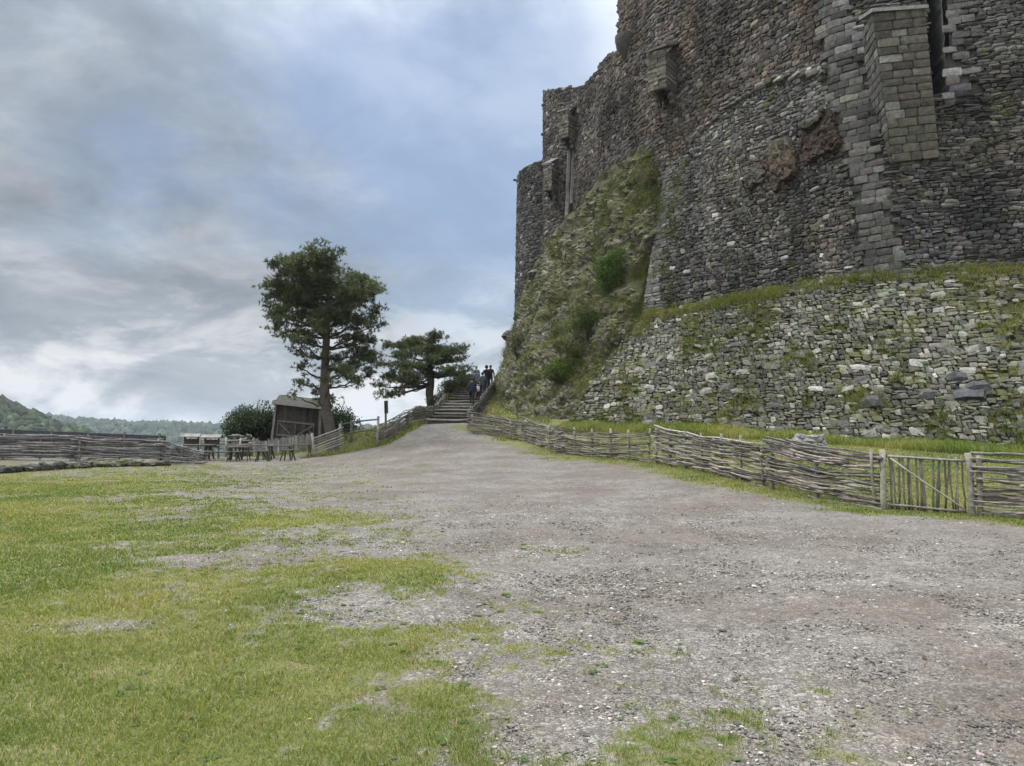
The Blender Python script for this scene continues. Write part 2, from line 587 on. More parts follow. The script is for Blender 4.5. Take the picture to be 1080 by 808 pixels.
def grassmask(x, y):
    """1 = grass, 0 = gravel"""
    p = np.stack([x, y], -1)
    closed = np.concatenate([LAWN, LAWN[:1]])
    d, _ = seg_dist(p, closed)
    sd = np.where(in_poly(p, LAWN), d, -d)
    r = np.hypot(x, y)
    n = fbm(p * 0.7, 4) - 0.5
    n2 = fbm(p * 2.6 + 40, 4) - 0.5
    g = 0.5 + sd * 0.40 / np.maximum(r / 7, 0.8) + n * 0.55 + n2 * 1.0 + (fbm(p * 9 + 3, 3) - 0.5) * 1.5
    bad = fbm(p * np.array([0.8, 0.8]) + 91, 4)
    g = np.minimum(g, 1.3)
    g -= sstep(0.58, 0.78, bad) * 0.45
    for c, rx, ry, a in BLOBS:
        q = ((p[:, 0] - c[0]) / rx) ** 2 + ((p[:, 1] - c[1]) / ry) ** 2
        g += a * np.exp(-q * 0.8) * (1.0 + n2)
    # strip of grass along the right-hand fence, lawn behind it
    dr, sr = seg_dist(p, FENCE_R)
    sr = np.where(sr < 0, 1, -1)          # +1 behind the fence
    strip = 1.05 - (dr - 0.55) * 1.1 + n * 1.6 + n2
    strip = strip - sstep(35.0, 37.5, y) * 1.6 * (sr < 0)
    strip = np.where((sr > 0) & (y > 8) & ((y < 37.5) | (x > -2.2 + (y - 38) * 0.0695)), 1.2, strip)
    strip = np.where(y < 10.5, -1, strip)
    g = np.maximum(g, strip)
    # bank left of the stairs
    dl, sl = seg_dist(p, FENCE_L)
    g = np.where((x < -5.9 + (y - 36) * 0.3) & (y > 35.5) & (x > -10.2), np.maximum(g, 1.0 + n), g)
    g = np.where((y > 38.5) & (np.abs(x - (-3.62 + (y - 38) * 0.0695)) > 1.4), np.maximum(g, 1.0 + n), g)
    return np.clip(g, 0, 1)


# ------------------------------------------------------------------ ground sheet
def build_ground():
    ang = np.concatenate([np.linspace(-180, -52, 40)[:-1], np.linspace(-52, 52, 700), np.linspace(52, 180, 40)[1:]])
    rad = np.concatenate([[0.3, 1.0, 1.8], 2.4 * np.exp(np.arange(0, 3.2, 0.0065)), 60 * np.exp(np.arange(0.02, 3.88, 0.06))])
    A, Rr = np.meshgrid(np.radians(ang), rad)
    x, y = (np.sin(A) * Rr).ravel(), (np.cos(A) * Rr).ravel()
    z = H(x, y)
    g = grassmask(x, y)
    r = np.hypot(x, y)
    z += (fbm(np.stack([x, y], -1) * 3.0, 3) - 0.5) * 0.03 * (r < 60)
    nr, na = A.shape
    idx = np.arange(nr * na).reshape(nr, na)
    q = np.stack([idx[:-1, :-1], idx[:-1, 1:], idx[1:, 1:], idx[1:, :-1]], -1).reshape(-1, 4)[:, ::-1]
    mb = MB()
    far = sstep(60, 90, r)
    mb.add(np.stack([x, y, z], -1), q, np.stack([g, far, g * 0], -1), 0, True)
    m, t = new_mat('yard ground')
    pos = t.n('ShaderNodeNewGeometry').outputs['Position']
    a = t.n('ShaderNodeSeparateColor', {0: attr(t)})
    g, far = a.outputs[0], a.outputs[1]
    # gravel: two sizes of chippings of mixed greys over trodden earth
    v1 = t.n('ShaderNodeTexVoronoi', {'Vector': pos, 'Scale': 92.0, 'Randomness': 1.0})
    v2 = t.n('ShaderNodeTexVoronoi', {'Vector': t.vmath('ADD', pos, (3, 5, 0)), 'Scale': 32.0, 'Randomness': 1.0})
    s1 = t.n('ShaderNodeSeparateColor', {0: v1.outputs['Color']}).outputs[0]
    s2 = t.n('ShaderNodeSeparateColor', {0: v2.outputs['Color']}).outputs[0]
    c1 = t.ramp(s1, [(0.0, (0.058, 0.050, 0.043)), (0.45, (0.128, 0.113, 0.099)), (0.8, (0.205, 0.184, 0.163)), (1.0, (0.32, 0.295, 0.265))])
    c2 = t.ramp(s2, [(0.0, (0.068, 0.060, 0.052)), (0.6, (0.145, 0.129, 0.113)), (1.0, (0.34, 0.31, 0.275))])
    grav = t.mix(t.ramp(t.noise(pos, 7.0, 4, 0.6), [(0.45, 0.0), (0.62, 0.75)]), c1, c2)
    grav = t.mix(1.0, grav, t.ramp(t.noise(pos, 0.8, 6, 0.62), [(0.3, 0.74), (0.5, 1.02), (0.7, 1.26)]), 'MULTIPLY')
    grav = t.mix(1.0, grav, t.ramp(t.noise(t.vmath('ADD', pos, (8, 1, 0)), 5.5, 5, 0.8), [(0.32, 0.70), (0.5, 1.0), (0.68, 1.32)]), 'MULTIPLY')
    dirt = t.ramp(t.noise(t.vmath('ADD', pos, (31, 7, 0)), 0.42, 6, 0.62), [(0.44, 0.0), (0.62, 0.85)])
    grav = t.mix(dirt, grav, t.mix(0.4, (0.105, 0.080, 0.060), grav))
    small = t.ramp(t.noise(t.vmath('ADD', pos, (3, 70, 0)), 2.2, 6, 0.65), [(0.55, 0.0), (0.72, 0.55)])
    grav = t.mix(small, grav, (0.085, 0.071, 0.058))
    # turf soil under the blades
    turf = t.mix(t.ramp(t.noise(pos, 2.5, 6, 0.65), [(0.38, 0.0), (0.62, 1.0)]), (0.11, 0.12, 0.035), (0.19, 0.165, 0.075))
    turf = t.mix(t.ramp(t.noise(pos, 30.0, 4, 0.65), [(0.4, 0.0), (0.7, 0.7)]), turf, (0.06, 0.07, 0.02))
    edge = t.math('ADD', g, t.math('MULTIPLY', t.math('SUBTRACT', t.noise(pos, 9.0, 5, 0.7), 0.5), 0.9))
    col = t.mix(t.ramp(edge, [(0.30, 0.0), (0.85, 1.0)]), grav, turf)
    fld = t.mix(t.ramp(t.noise(pos, 0.02, 6, 0.6), [(0.42, 0.0), (0.58, 1.0)]), (0.035, 0.05, 0.02), (0.06, 0.08, 0.03))
    col = t.mix(far, col, fld)
    hgt = t.math('ADD', t.math('MULTIPLY', t.math('SUBTRACT', 1.0, v1.outputs['Distance']), 0.6), t.math('MULTIPLY', t.math('SUBTRACT', 1.0, v2.outputs['Distance']), 0.7))
    hgt = t.math('ADD', hgt, t.math('MULTIPLY', t.noise(pos, 5.0, 5, 0.6), 1.5))
    finish(t, col, 0.92, hgt, 0.75, 0.018, 0.2)
    o = mb.build('ground', m)
    kind(o, 'structure')
    return o


build_ground()
print('ground done')


# ------------------------------------------------------------------ walls laid stone by stone
class Surf:
    """battered wall face between a bottom and a top line; s runs left to right in metres, z is height"""
    def __init__(self, bot, top, smooth=0):
        b = np.array([P(*q) for q in bot])
        t = np.array([P(*q) for q in top])
        u = np.linspace(0, 1, len(b))
        U = np.linspace(0, 1, 240)
        self.B = np.stack([np.interp(U, u, b[:, k]) for k in range(3)], 1)
        self.T = np.stack([np.interp(U, u, t[:, k]) for k in range(3)], 1)
        for _ in range(smooth):
            for a in (self.B, self.T):
                a[1:-1] = (a[:-2] + 2 * a[1:-1] + a[2:]) / 4
        mid = (self.B + self.T) / 2
        self.S = np.concatenate([[0], np.cumsum(np.linalg.norm(np.diff(mid, axis=0), axis=1))])
        self.L = self.S[-1]

    def zb(self, s):
        return np.interp(s, self.S, self.B[:, 2])

    def zt(self, s):
        return np.interp(s, self.S, self.T[:, 2])

    def ev(self, s, z):
        B = np.stack([np.interp(s, self.S, self.B[:, k]) for k in range(3)], -1)
        T = np.stack([np.interp(s, self.S, self.T[:, k]) for k in range(3)], -1)
        f = ((z - B[..., 2]) / (T[..., 2] - B[..., 2]))[..., None]
        return B + (T - B) * f

    def nrm(self, s, z, e=0.15):
        a = self.ev(np.clip(s + e, 0, self.L), z) - self.ev(np.clip(s - e, 0, self.L), z)
        b = self.ev(s, z + e) - self.ev(s, z - e)
        n = np.cross(a, b)
        return n / (np.linalg.norm(n, axis=-1, keepdims=True) + 1e-9)

    def s_at(self, px, z):
        s = np.linspace(0, self.L, 400)
        x, _ = proj(self.ev(s, np.full(400, float(z))))
        return float(np.interp(px, x, s))


def stone_tpl():
    u = np.array([-1, -0.84, 0, 0.84, 1])
    U, V = np.meshgrid(u, u, indexing='ij')
    idx = np.arange(25).reshape(5, 5)
    q = np.stack([idx[:-1, :-1], idx[1:, :-1], idx[1:, 1:], idx[:-1, 1:]], -1).reshape(-1, 4)
    return U.ravel(), V.ravel(), q


TU, TV, TQ = stone_tpl()
TBORD = (np.maximum(np.abs(TU), np.abs(TV)) > 0.9)


def put_stones(mb, S, cs, cz, wd, hg, colr, depth, rot=0.06, mat=0, sink=0.07, irr=0.2):
    n = len(cs)
    if not n:
        return
    u = np.broadcast_to(TU, (n, 25)) + (rng.random((n, 25)) - 0.5) * irr
    v = np.broadcast_to(TV, (n, 25)) + (rng.random((n, 25)) - 0.5) * irr
    rr = np.maximum(np.abs(u), 1e-3) ** 4 + np.maximum(np.abs(v), 1e-3) ** 4
    shrink = np.where(rr > 1, rr ** (-0.25 * 0.6 * rng.uniform(0.2, 1.5, (n, 25))), 1)
    u, v = u * shrink, v * shrink
    du, dv = u * wd[:, None] / 2, v * hg[:, None] / 2
    a = rng.normal(0, rot, n)[:, None]
    ds, dz = du * np.cos(a) - dv * np.sin(a), du * np.sin(a) + dv * np.cos(a)
    s = np.clip(cs[:, None] + ds, 0, S.L)
    z = cz[:, None] + dz
    pts = S.ev(s, z)
    nn = S.nrm(cs, cz)
    dep = depth * (0.45 + 0.9 * rng.random((n, 1))) * (0.8 + 0.4 * rng.random((n, 25)))
    dep = dep + (u * rng.normal(0, 0.35, (n, 1)) + v * rng.normal(0.0, 0.35, (n, 1))) * depth
    dep = dep - 0.30 * depth * ((np.abs(TU) > 0.5).astype(float) + (np.abs(TV) > 0.5))
    dep = np.where(TBORD, -sink, dep)
    pts = pts + nn[:, None] * dep[..., None]
    q = (TQ[None] + (np.arange(n) * 25)[:, None, None]).reshape(-1, 4)
    mb.add(pts.reshape(-1, 3), q, np.repeat(colr, 25, 0), mat)


def rows(S, s0, s1, zlo, zhi, rh, sw, wave=0.05, keep=None, split=0.0):
    """coursed rubble between s0..s1 and the height functions zlo(s), zhi(s)"""
    ss = np.linspace(s0, s1, 60)
    z = float(np.min(zlo(ss)))
    ztop = float(np.max(zhi(ss)))
    cs, cz, wd, hg = [], [], [], []
    while z < ztop:
        h = rng.uniform(*rh)
        s = s0 + rng.uniform(-0.3, 0) * sw[1]
        while s < s1:
            wdt = math.exp(rng.uniform(math.log(sw[0]), math.log(sw[1])))
            k = rng.random()
            if k < split:
                f = rng.uniform(0.35, 0.65)
                for zc, hh in ((z + h * f / 2, h * f), (z + h * (1 + f) / 2, h * (1 - f))):
                    cs.append(s + wdt / 2 + rng.normal(0, 0.02))
                    cz.append(zc)
                    wd.append(wdt * rng.uniform(0.85, 1.1))
                    hg.append(hh)
                s += wdt
                continue
            cs.append(s + wdt / 2)
            cz.append(z + h / 2)
            wd.append(wdt * 1.04)
            hg.append(h * (1.06 if k > 0.25 else rng.uniform(0.75, 1.35)))
            s += wdt
        z += h
    cs, cz, wd, hg = map(np.array, (cs, cz, wd, hg))
    cz = cz + (fbm(np.stack([cs * 0.55, cz * 0.3], -1), 4) - 0.5) * wave * 5 + rng.normal(0, 0.012, len(cz))
    m = (cs > s0) & (cs < s1) & (cz > zlo(cs)) & (cz < zhi(cs))
    if keep is not None:
        m &= keep(cs, cz)
    return cs[m], cz[m], wd[m], hg[m]


def greys(n, base, sd=0.35, tint=0.04, light=0.04, lightcol=(0.38, 0.37, 0.35)):
    v = np.exp(rng.normal(0, sd, n))[:, None]
    c = np.array(base)[None] * v * (1 + rng.normal(0, tint, (n, 3)))
    m = rng.random(n) < light
    c[m] = np.array(lightcol) * rng.uniform(0.6, 1.15, (m.sum(), 1))
    return np.clip(c, 0.015, 0.6)


def backing(mb, S, s0, s1, zlo, zhi, mat, ns=90, nz=60, sink=0.045, thick=2.5, keep=None, rough=0.05):
    ss = np.linspace(s0, s1, ns)
    t = np.linspace(0, 1, nz)
    SS = np.repeat(ss[:, None], nz, 1)
    ZZ = zlo(ss)[:, None] + (zhi(ss) - zlo(ss))[:, None] * t
    p = S.ev(SS, ZZ)
    n = S.nrm(SS, ZZ)
    f = p - n * (sink + rough * fbm(p * 2.2, 3)[..., None])
    b = p - n * thick
    idx = np.arange(ns * nz).reshape(ns, nz)
    q = np.stack([idx[:-1, :-1], idx[1:, :-1], idx[1:, 1:], idx[:-1, 1:]], -1).reshape(-1, 4)
    if keep is not None:
        c = keep(SS.ravel()[q].mean(1), ZZ.ravel()[q].mean(1))
        q = q[c]
    N = ns * nz
    e = np.concatenate([q[:, [0, 1]], q[:, [1, 2]], q[:, [2, 3]], q[:, [3, 0]]])
    key = np.sort(e, 1)
    _, inv, cnt = np.unique(key[:, 0].astype(np.int64) * N + key[:, 1], return_inverse=True, return_counts=True)
    e = e[cnt[inv] == 1]
    side = np.stack([e[:, 1], e[:, 0], e[:, 0] + N, e[:, 1] + N], 1)
    mb.add(np.concatenate([f.reshape(-1, 3), b.reshape(-1, 3)]), [q, q[:, ::-1] + N, side], (0.05, 0.05, 0.045), mat, False)


castle = thing('castle', 'huge dark stone castle ruin with battered round walls towering on the right', 'castle', P(900, 440, 30))

# --- sloping rubble foot of the castle (talus)
ST = Surf([(560, 455, 37.6), (640, 455, 35.4), (700, 457, 33.0), (800, 462, 29.3), (900, 470, 26.0), (1000, 478, 23.8), (1080, 484, 22.3), (1240, 500, 20.5)],
          [(640, 332, 40.4), (672, 332, 39.2), (700, 330, 38.0), (776, 314, 34.6), (850, 300, 31.8), (915, 291, 29.6), (1010, 284, 28.0), (1200, 276, 26.5)], 14)


def talus_keep(s, z):
    x, y = proj(ST.ev(s, z))
    lim = np.interp(y, [325, 345, 385, 420, 440, 460], [690, 672, 642, 612, 600, 588])
    return x > lim + (fbm(np.stack([s, z], -1) * 1.3, 3) - 0.5) * 26


mb = MB()
zl = lambda s: ST.zb(s) - 0.4
zh = lambda s: ST.zt(s) + 0.1
backing(mb, ST, 0, ST.L, zl, zh, 1, 120, 60, 0.03, 1.2, talus_keep, 0.12)
cs, cz, wd, hg = rows(ST, 0.2, ST.L - 0.1, zl, zh, (0.13, 0.24), (0.13, 0.48), 0.12, talus_keep, 0.45)
msk = fbm(np.stack([cs * 0.55, cz * 0.75], -1) + 5, 4) + rng.normal(0, 0.10, len(cs))
kp = msk < 0.71
cs, cz, wd, hg = cs[kp], cz[kp], wd[kp], hg[kp]
put_stones(mb, ST, cs, cz, wd * rng.uniform(0.85, 1.08, len(wd)), hg * rng.uniform(0.85, 1.08, len(wd)), greys(len(cs), (0.104, 0.101, 0.080), 0.38, 0.04, 0.07, (0.30, 0.285, 0.24)), 0.042, 0.13, 0, 0.05, 0.5)
# larger boulders in the rubble
nb = 70
bs = rng.uniform(1.0, ST.L - 0.3, nb)
bz = ST.zb(bs) + rng.uniform(0.1, 4.2, nb) ** 1.0
k = talus_keep(bs - 0.5, bz)
bs, bz = bs[k], bz[k]
put_stones(mb, ST, bs, bz, rng.uniform(0.45, 0.85, len(bs)), rng.uniform(0.2, 0.36, len(bs)), greys(len(bs), (0.14, 0.135, 0.122), 0.35, 0.03, 0.15, (0.28, 0.27, 0.24)), 0.07, 0.14, 0, 0.1, 0.34)
for px, py, w_, h_ in ((1020, 417, 1.25, 0.55), (975, 418, 0.7, 0.4), (1010, 402, 0.8, 0.35), (918, 425, 0.95, 0.40), (1030, 412, 0.9, 0.35)):
    zz_ = 1.6 + (450 - py) / F * 26.0
    s_ = ST.s_at(px, zz_)
    put_stones(mb, ST, np.array([s_]), np.array([zz_]), np.array([w_]), np.array([h_]), np.array([(0.075, 0.075, 0.077)]), 0.26, 0.05, 0, 0.12, 0.3)
talus = mb.build('rubble_footing', [M_TALUS, M_SOIL], castle)
talus['label'] = 'sloping footing of pale lichened rubble with moss between stones'
print('talus', len(cs))



def stain(s, z, a=0.55):
    """weathering of the stone: damp streaks down the wall and building phases of different stone"""
    st_ = fbm(np.stack([s * 1.1, z * 0.13], -1) + 3, 4)
    ph = fbm(np.stack([s * 0.28, z * 0.33], -1) + 11, 3)
    m = 1 + a * 2.4 * (st_ - 0.5) + a * 2.0 * (ph - 0.5)
    t_ = fbm(np.stack([s * 0.4, z * 0.4], -1) + 23, 3) - 0.5
    return np.clip(m, 0.45, 1.7)[:, None] * (1 + t_[:, None] * np.array([0.2, 0.03, -0.18]))


# --- lower wall, dark coursed rubble with two bands of dressed quoins
SA = Surf([(676, 336, 39.4), (700, 332, 38.2), (776, 316, 34.8), (850, 302, 32.0), (905, 294, 29.9), (945, 291, 28.9), (1000, 287, 28.2), (1080, 282, 27.3), (1240, 276, 26.4)],
          [(703, 168, 41.0), (716, 158, 40.0), (765, 112, 36.6), (820, 78, 33.9), (880, 68, 31.2), (925, 60, 30.2), (985, 55, 29.5), (1070, 50, 28.6), (1230, 45, 27.5)], 10)
s_q = 0.5 * (SA.s_at(930, 8.0) + SA.s_at(890, 15.5))


def quoin_mid(z):
    a, b = SA.s_at(932, 8.0), SA.s_at(893, 16.0)
    return a + (b - a) * (z - 8) / 8


zlA = lambda s: SA.zb(s) - 0.5
ztopA = 24.0


def zhA(s):
    """top: boundary to the brown wall left of the quoins, full height right of them"""
    b = SA.zt(s)
    sq = quoin_mid(15.5)
    return np.where(s > sq - 0.9, ztopA, b + 0.05)


SLIT_S = (SA.s_at(979, 15.5), SA.s_at(999, 15.5))


def not_slit(s, z):
    lo = SLIT_S[0] + (z - 14.9) * 0.02
    hi = SLIT_S[1] + (z - 14.9) * 0.05
    return ~((s > lo) & (s < hi) & (z > 15.0))


mb = MB()
backing(mb, SA, 0, SA.L, zlA, zhA, 2, 170, 90, 0.045, 3.0, not_slit)
# band of dressed stone up the left edge
edgeL = lambda z: 0.95 + 0.15 * np.sin(z * 9)
inq = lambda s, z: np.abs(s - quoin_mid(z)) < 0.75 + 0.6 * (fbm(np.stack([s * 0 + 3.0, z * 1.6], -1), 3) - 0.35)
inR = lambda s, z: (s > SLIT_S[1]) & (s < SLIT_S[1] + 0.85 + 0.25 * np.sign(np.sin(z * 8.0))) & (z > 14.6)
rub = lambda s, z: (s > edgeL(z)) & ~inq(s, z) & ~inR(s, z) & not_slit(s, z)
sqm = quoin_mid(11.0)
r1 = rows(SA, 0.0, sqm, zlA, zhA, (0.14, 0.26), (0.14, 0.50), 0.14, rub, 0.35)
r2 = rows(SA, sqm, SA.L - 0.05, zlA, zhA, (0.11, 0.21), (0.16, 0.62), 0.08, rub, 0.25)
cs, cz, wd, hg = [np.concatenate(k_) for k_ in zip(r1, r2)]
colr = greys(len(cs), (0.082, 0.076, 0.068), 0.38, 0.035, 0.018, (0.32, 0.31, 0.285))
colr = colr * stain(cs, cz)
put_stones(mb, SA, cs, cz, wd, hg, colr, 0.05, 0.09, 0, 0.05, 0.42)
print('lower', len(cs))
cs, cz, wd, hg = rows(SA, 0.0, SA.L, zlA, zhA, (0.27, 0.36), (0.38, 0.78), 0.02, lambda s, z: (inq(s, z) | inR(s, z)) & not_slit(s, z))
put_stones(mb, SA, cs, cz, wd * 1.0, hg * 0.99, greys(len(cs), (0.095, 0.089, 0.081), 0.28, 0.03, 0.03, (0.25, 0.24, 0.22)), 0.03, 0.02, 1, 0.02, 0.16)
cs, cz, wd, hg = rows(SA, 0.0, 1.3, zlA, zhA, (0.15, 0.20), (0.3, 0.6), 0.03, lambda s, z: s <= edgeL(z))
put_stones(mb, SA, cs, cz, wd, hg, greys(len(cs), (0.118, 0.114, 0.108), 0.2, 0.02, 0.02), 0.04, 0.03, 1, 0.03, 0.2)
lower = mb.build('lower_wall', [M_WALL, M_ASH, M_MORT], castle)
lower['label'] = 'dark grey coursed rubble wall with paler bands of dressed stone'

# loophole: deep recess with masonry cheeks
mb = MB()
zs = np.linspace(14.9, 23.5, 30)
for sS in SLIT_S:
    pf = SA.ev(np.full(30, sS), zs)
    nn_ = SA.nrm(np.full(30, sS), zs)
    row = [pf - nn_ * d_ for d_ in (0.02, 0.8, 1.6, 2.6)]
    v = np.stack(row, 1)
    v += (rng.random(v.shape) - 0.5) * 0.06
    idx = np.arange(120).reshape(30, 4)
    q = np.stack([idx[:-1, :-1], idx[1:, :-1], idx[1:, 1:], idx[:-1, 1:]], -1).reshape(-1, 4)
    mb.add(v.reshape(-1, 3), q, (0.12, 0.115, 0.11))
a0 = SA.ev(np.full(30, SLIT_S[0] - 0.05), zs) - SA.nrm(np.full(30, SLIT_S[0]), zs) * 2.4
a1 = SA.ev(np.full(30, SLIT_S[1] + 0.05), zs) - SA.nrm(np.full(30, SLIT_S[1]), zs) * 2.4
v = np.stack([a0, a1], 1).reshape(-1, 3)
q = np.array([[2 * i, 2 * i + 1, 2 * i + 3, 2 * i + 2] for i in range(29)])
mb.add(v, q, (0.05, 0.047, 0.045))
mb.build('loophole', [M_WALL], castle)

# --- buttress with a sloping stone cap
def on_wall(px, z, out):
    s_ = SA.s_at(px, z)
    p_ = SA.ev(np.array([s_]), np.array([z]))[0]
    return p_ * (1 - out / np.linalg.norm(p_ - EYE)) + EYE * (out / np.linalg.norm(p_ - EYE))


bt = {'tl': P(921, 14, 28.3), 'tr': P(976, 10, 27.9), 'bl': on_wall(941, 12.3, 0.12), 'br': on_wall(991, 12.3, 0.12)}
back = np.array([0.25, 1.5, 0.0])


class Face:
    """flat quadrilateral face with the interface of Surf"""
    def __init__(self, bl, br, tl, tr):
        self.B = np.stack([bl, br]); self.T = np.stack([tl, tr])
        self.S = np.array([0, np.linalg.norm((bl + tl - br - tr) / 2)])
        self.L = self.S[-1]
    zb, zt, ev, nrm = Surf.zb, Surf.zt, Surf.ev, Surf.nrm


def ashlar_face(mb, fc, rh, sw, base, sd=0.17, mat=0, bmat=1, depth=0.032, thick=0.35):
    z0 = lambda s: fc.zb(s) + 0.0 * s
    z1 = lambda s: fc.zt(s) + 0.0 * s
    backing(mb, fc, 0, fc.L, z0, z1, bmat, 6, 14, 0.03, thick, None, 0.02)
    cs, cz, wd, hg = [], [], [], []
    zt_ = float(fc.zb(0.0))
    ze_ = float(fc.zt(0.0))
    nr = max(2, round((ze_ - zt_) / ((rh[0] + rh[1]) / 2)))
    edge_ = np.cumsum(np.concatenate([[0], rng.uniform(rh[0], rh[1], nr)]))
    edge_ = zt_ + edge_ / edge_[-1] * (ze_ - zt_)
    for za, zb_ in zip(edge_[:-1], edge_[1:]):
        ws = rng.uniform(sw[0], sw[1], max(1, round(fc.L / ((sw[0] + sw[1]) / 2) + rng.uniform(-0.4, 0.4))))
        ws = ws / ws.sum() * fc.L
        x0 = 0.0
        for w_ in ws:
            cs.append(x0 + w_ / 2); cz.append((za + zb_) / 2); wd.append(w_); hg.append(zb_ - za)
            x0 += w_
    cs, cz, wd, hg = map(np.array, (cs, cz, wd, hg))
    put_stones(mb, fc, cs, cz, wd, hg * 0.99, greys(len(cs), base, sd, 0.03, 0.04, (0.24, 0.23, 0.21)), depth, 0.008, mat, 0.02, 0.12)


mb = MB()
ashlar_face(mb, Face(bt['bl'], bt['br'], bt['tl'], bt['tr']), (0.27, 0.36), (0.38, 0.85), (0.128, 0.114, 0.096))
ashlar_face(mb, Face(bt['bl'] + back, bt['bl'] + back * 0.02, bt['tl'] + back, bt['tl'] + back * 0.02), (0.27, 0.34), (0.38, 0.7), (0.125, 0.118, 0.108), thick=0.08)
ashlar_face(mb, Face(bt['br'] + back * 0.05, bt['br'] + back, bt['tr'] + back * 0.05, bt['tr'] + back), (0.27, 0.34), (0.38, 0.7), (0.125, 0.118, 0.108), thick=0.08)
butt = mb.build('buttress', [M_ASH, M_MORT], castle)
butt['label'] = 'square buttress of paler dressed blocks'
mb = MB()
ov = np.array([0.0, -0.12, 0.0])
c = [bt['tl'] + ov + (-0.1, 0, 0), bt['tr'] + ov + (0.06, 0, 0), bt['tr'] + back + (0.06, 0, 0.55), bt['tl'] + back + (-0.1, 0, 0.55)]
c = np.array(c)
v = np.concatenate([c, c + (0, 0, 0.14)])
mb.add(v, np.array([[0, 3, 2, 1], [4, 5, 6, 7], [0, 1, 5, 4], [1, 2, 6, 5], [2, 3, 7, 6], [3, 0, 4, 7]]), (0.26, 0.25, 0.235))
mb.build('buttress_cap', [M_ASH], butt)

# --- upper wall, brown volcanic stone
SU = Surf([(600, 262, 53.5), (612, 250, 51.5), (645, 222, 46.3), (690, 186, 41.5), (715, 163, 40.0), (765, 116, 36.7), (820, 84, 34.0), (885, 72, 31.3), (910, 68, 30.9)],
          [(604, 40, 54.0), (616, 28, 52.0), (650, -30, 46.6), (695, -90, 41.9), (719, -110, 40.4), (768, -150, 37.2), (822, -180, 34.5), (884, -190, 31.8), (910, -190, 31.4)], 12)
zlU = lambda s: SU.zb(s) - 3.0
s650 = SU.s_at(651, 25.0)


def zhU(s):
    """low parapet on the left, tower-high to the right of the step"""
    x, _ = proj(SU.ev(s, np.full(np.shape(s), 25.0)))
    py = np.interp(x, [598, 606, 618, 629, 630, 637, 638, 650, 651], [94, 92, 78, 66, 59, 53, 50, 45, -40])
    y_ = SU.ev(s, np.full(np.shape(s), 25.0))[..., 1]
    return np.where(x > 650.5, 30.0, 1.6 + (450 - py) / F * y_ * 1.004)


mb = MB()
backing(mb, SU, 0, s650 + 0.05, zlU, lambda s: np.minimum(zhU(s), 26.2), 1, 60, 50, 0.04, 2.0)
backing(mb, SU, s650, SU.L, zlU, lambda s: np.full(np.shape(s), 30.0), 1, 120, 60, 0.04, 3.0)
cs, cz, wd, hg = rows(SU, 0, SU.L, zlU, zhU, (0.17, 0.30), (0.18, 0.56), 0.12, None, 0.25)
bc = fbm(np.stack([cs * 0.25, cz * 0.3], -1) + 3, 3)[:, None]
xc = np.interp(cs, [SU.s_at(660, 18), SU.s_at(740, 18)], [0, 1])[:, None]
mixc = np.clip((bc - 0.35) * 2.2, 0, 1) * (0.35 + 0.65 * xc)
base = (1 - mixc) * np.array([0.105, 0.090, 0.079]) + mixc * np.array([0.085, 0.063, 0.048])
colr = np.clip(base * np.exp(rng.normal(0, 0.33, (len(cs), 1))) * (1 + rng.normal(0, 0.03, (len(cs), 3))), 0.015, 0.5)
colr = np.clip(colr * stain(cs + 40, cz) * 0.88, 0.015, 0.5)
put_stones(mb, SU, cs, cz, wd, hg, colr, 0.055, 0.12, 0, 0.06, 0.42)
upper = mb.build('upper_wall', [M_BROWN, M_MORTB], castle)
upper['label'] = 'brown volcanic rubble wall above the grey lower wall'
print('upper', len(cs))

# pale ledge of flat stones where the lower wall meets the upper one
mb = MB()
S2 = Surf([(703, 172, 40.8), (716, 162, 39.8), (765, 117, 36.45), (820, 84, 33.75), (872, 76, 31.3)],
          [(703, 165, 40.9), (716, 155, 39.9), (765, 109, 36.55), (820, 76, 33.85), (872, 68, 31.4)], 10)
cs, cz, wd, hg = rows(S2, 0, S2.L, lambda s: S2.zb(s), lambda s: S2.zt(s), (0.14, 0.25), (0.2, 0.7), 0.10, lambda s, z: fbm(np.stack([s * 0.7, z * 0], -1), 3) > 0.42)
put_stones(mb, S2, cs, cz, wd, hg, greys(len(cs), (0.12, 0.112, 0.098), 0.35, 0.03, 0.10, (0.25, 0.24, 0.21)), 0.10, 0.14, 0, 0.06, 0.3)
mb.build('ledge', [M_WALL], castle)

# --- square corner tower and round tower at the far end
SQ = Surf([(573, 300, 60), (575, 300, 57.0), (590, 285, 55.0), (606, 262, 54.2), (612, 258, 53.8)],
          [(573, 96, 60), (575.5, 97, 57.0), (590, 92, 55.0), (606, 92, 54.2), (612, 90, 53.8)], 3)
mb = MB()
zlQ, zhQ = (lambda s: SQ.zb(s) - 2), (lambda s: SQ.zt(s))
backing(mb, SQ, 0, SQ.L, zlQ, zhQ, 1, 30, 50, 0.03, 2.0)
cs, cz, wd, hg = rows(SQ, 0, SQ.L, zlQ, zhQ, (0.2, 0.32), (0.22, 0.6), 0.08, None, 0.25)
put_stones(mb, SQ, cs, cz, wd, hg, greys(len(cs), (0.10, 0.088, 0.079), 0.3, 0.03, 0.02), 0.07, 0.06, 0, 0.06, 0.26)
for px, py, Y in ((574, 111, 57.3), (573.5, 142, 57.3)):
    p = P(px, py, Y)
    mb.beam(p, p + np.array([-0.22, -0.05, 0]), 0.18, 0.16, (0.1, 0.09, 0.08))
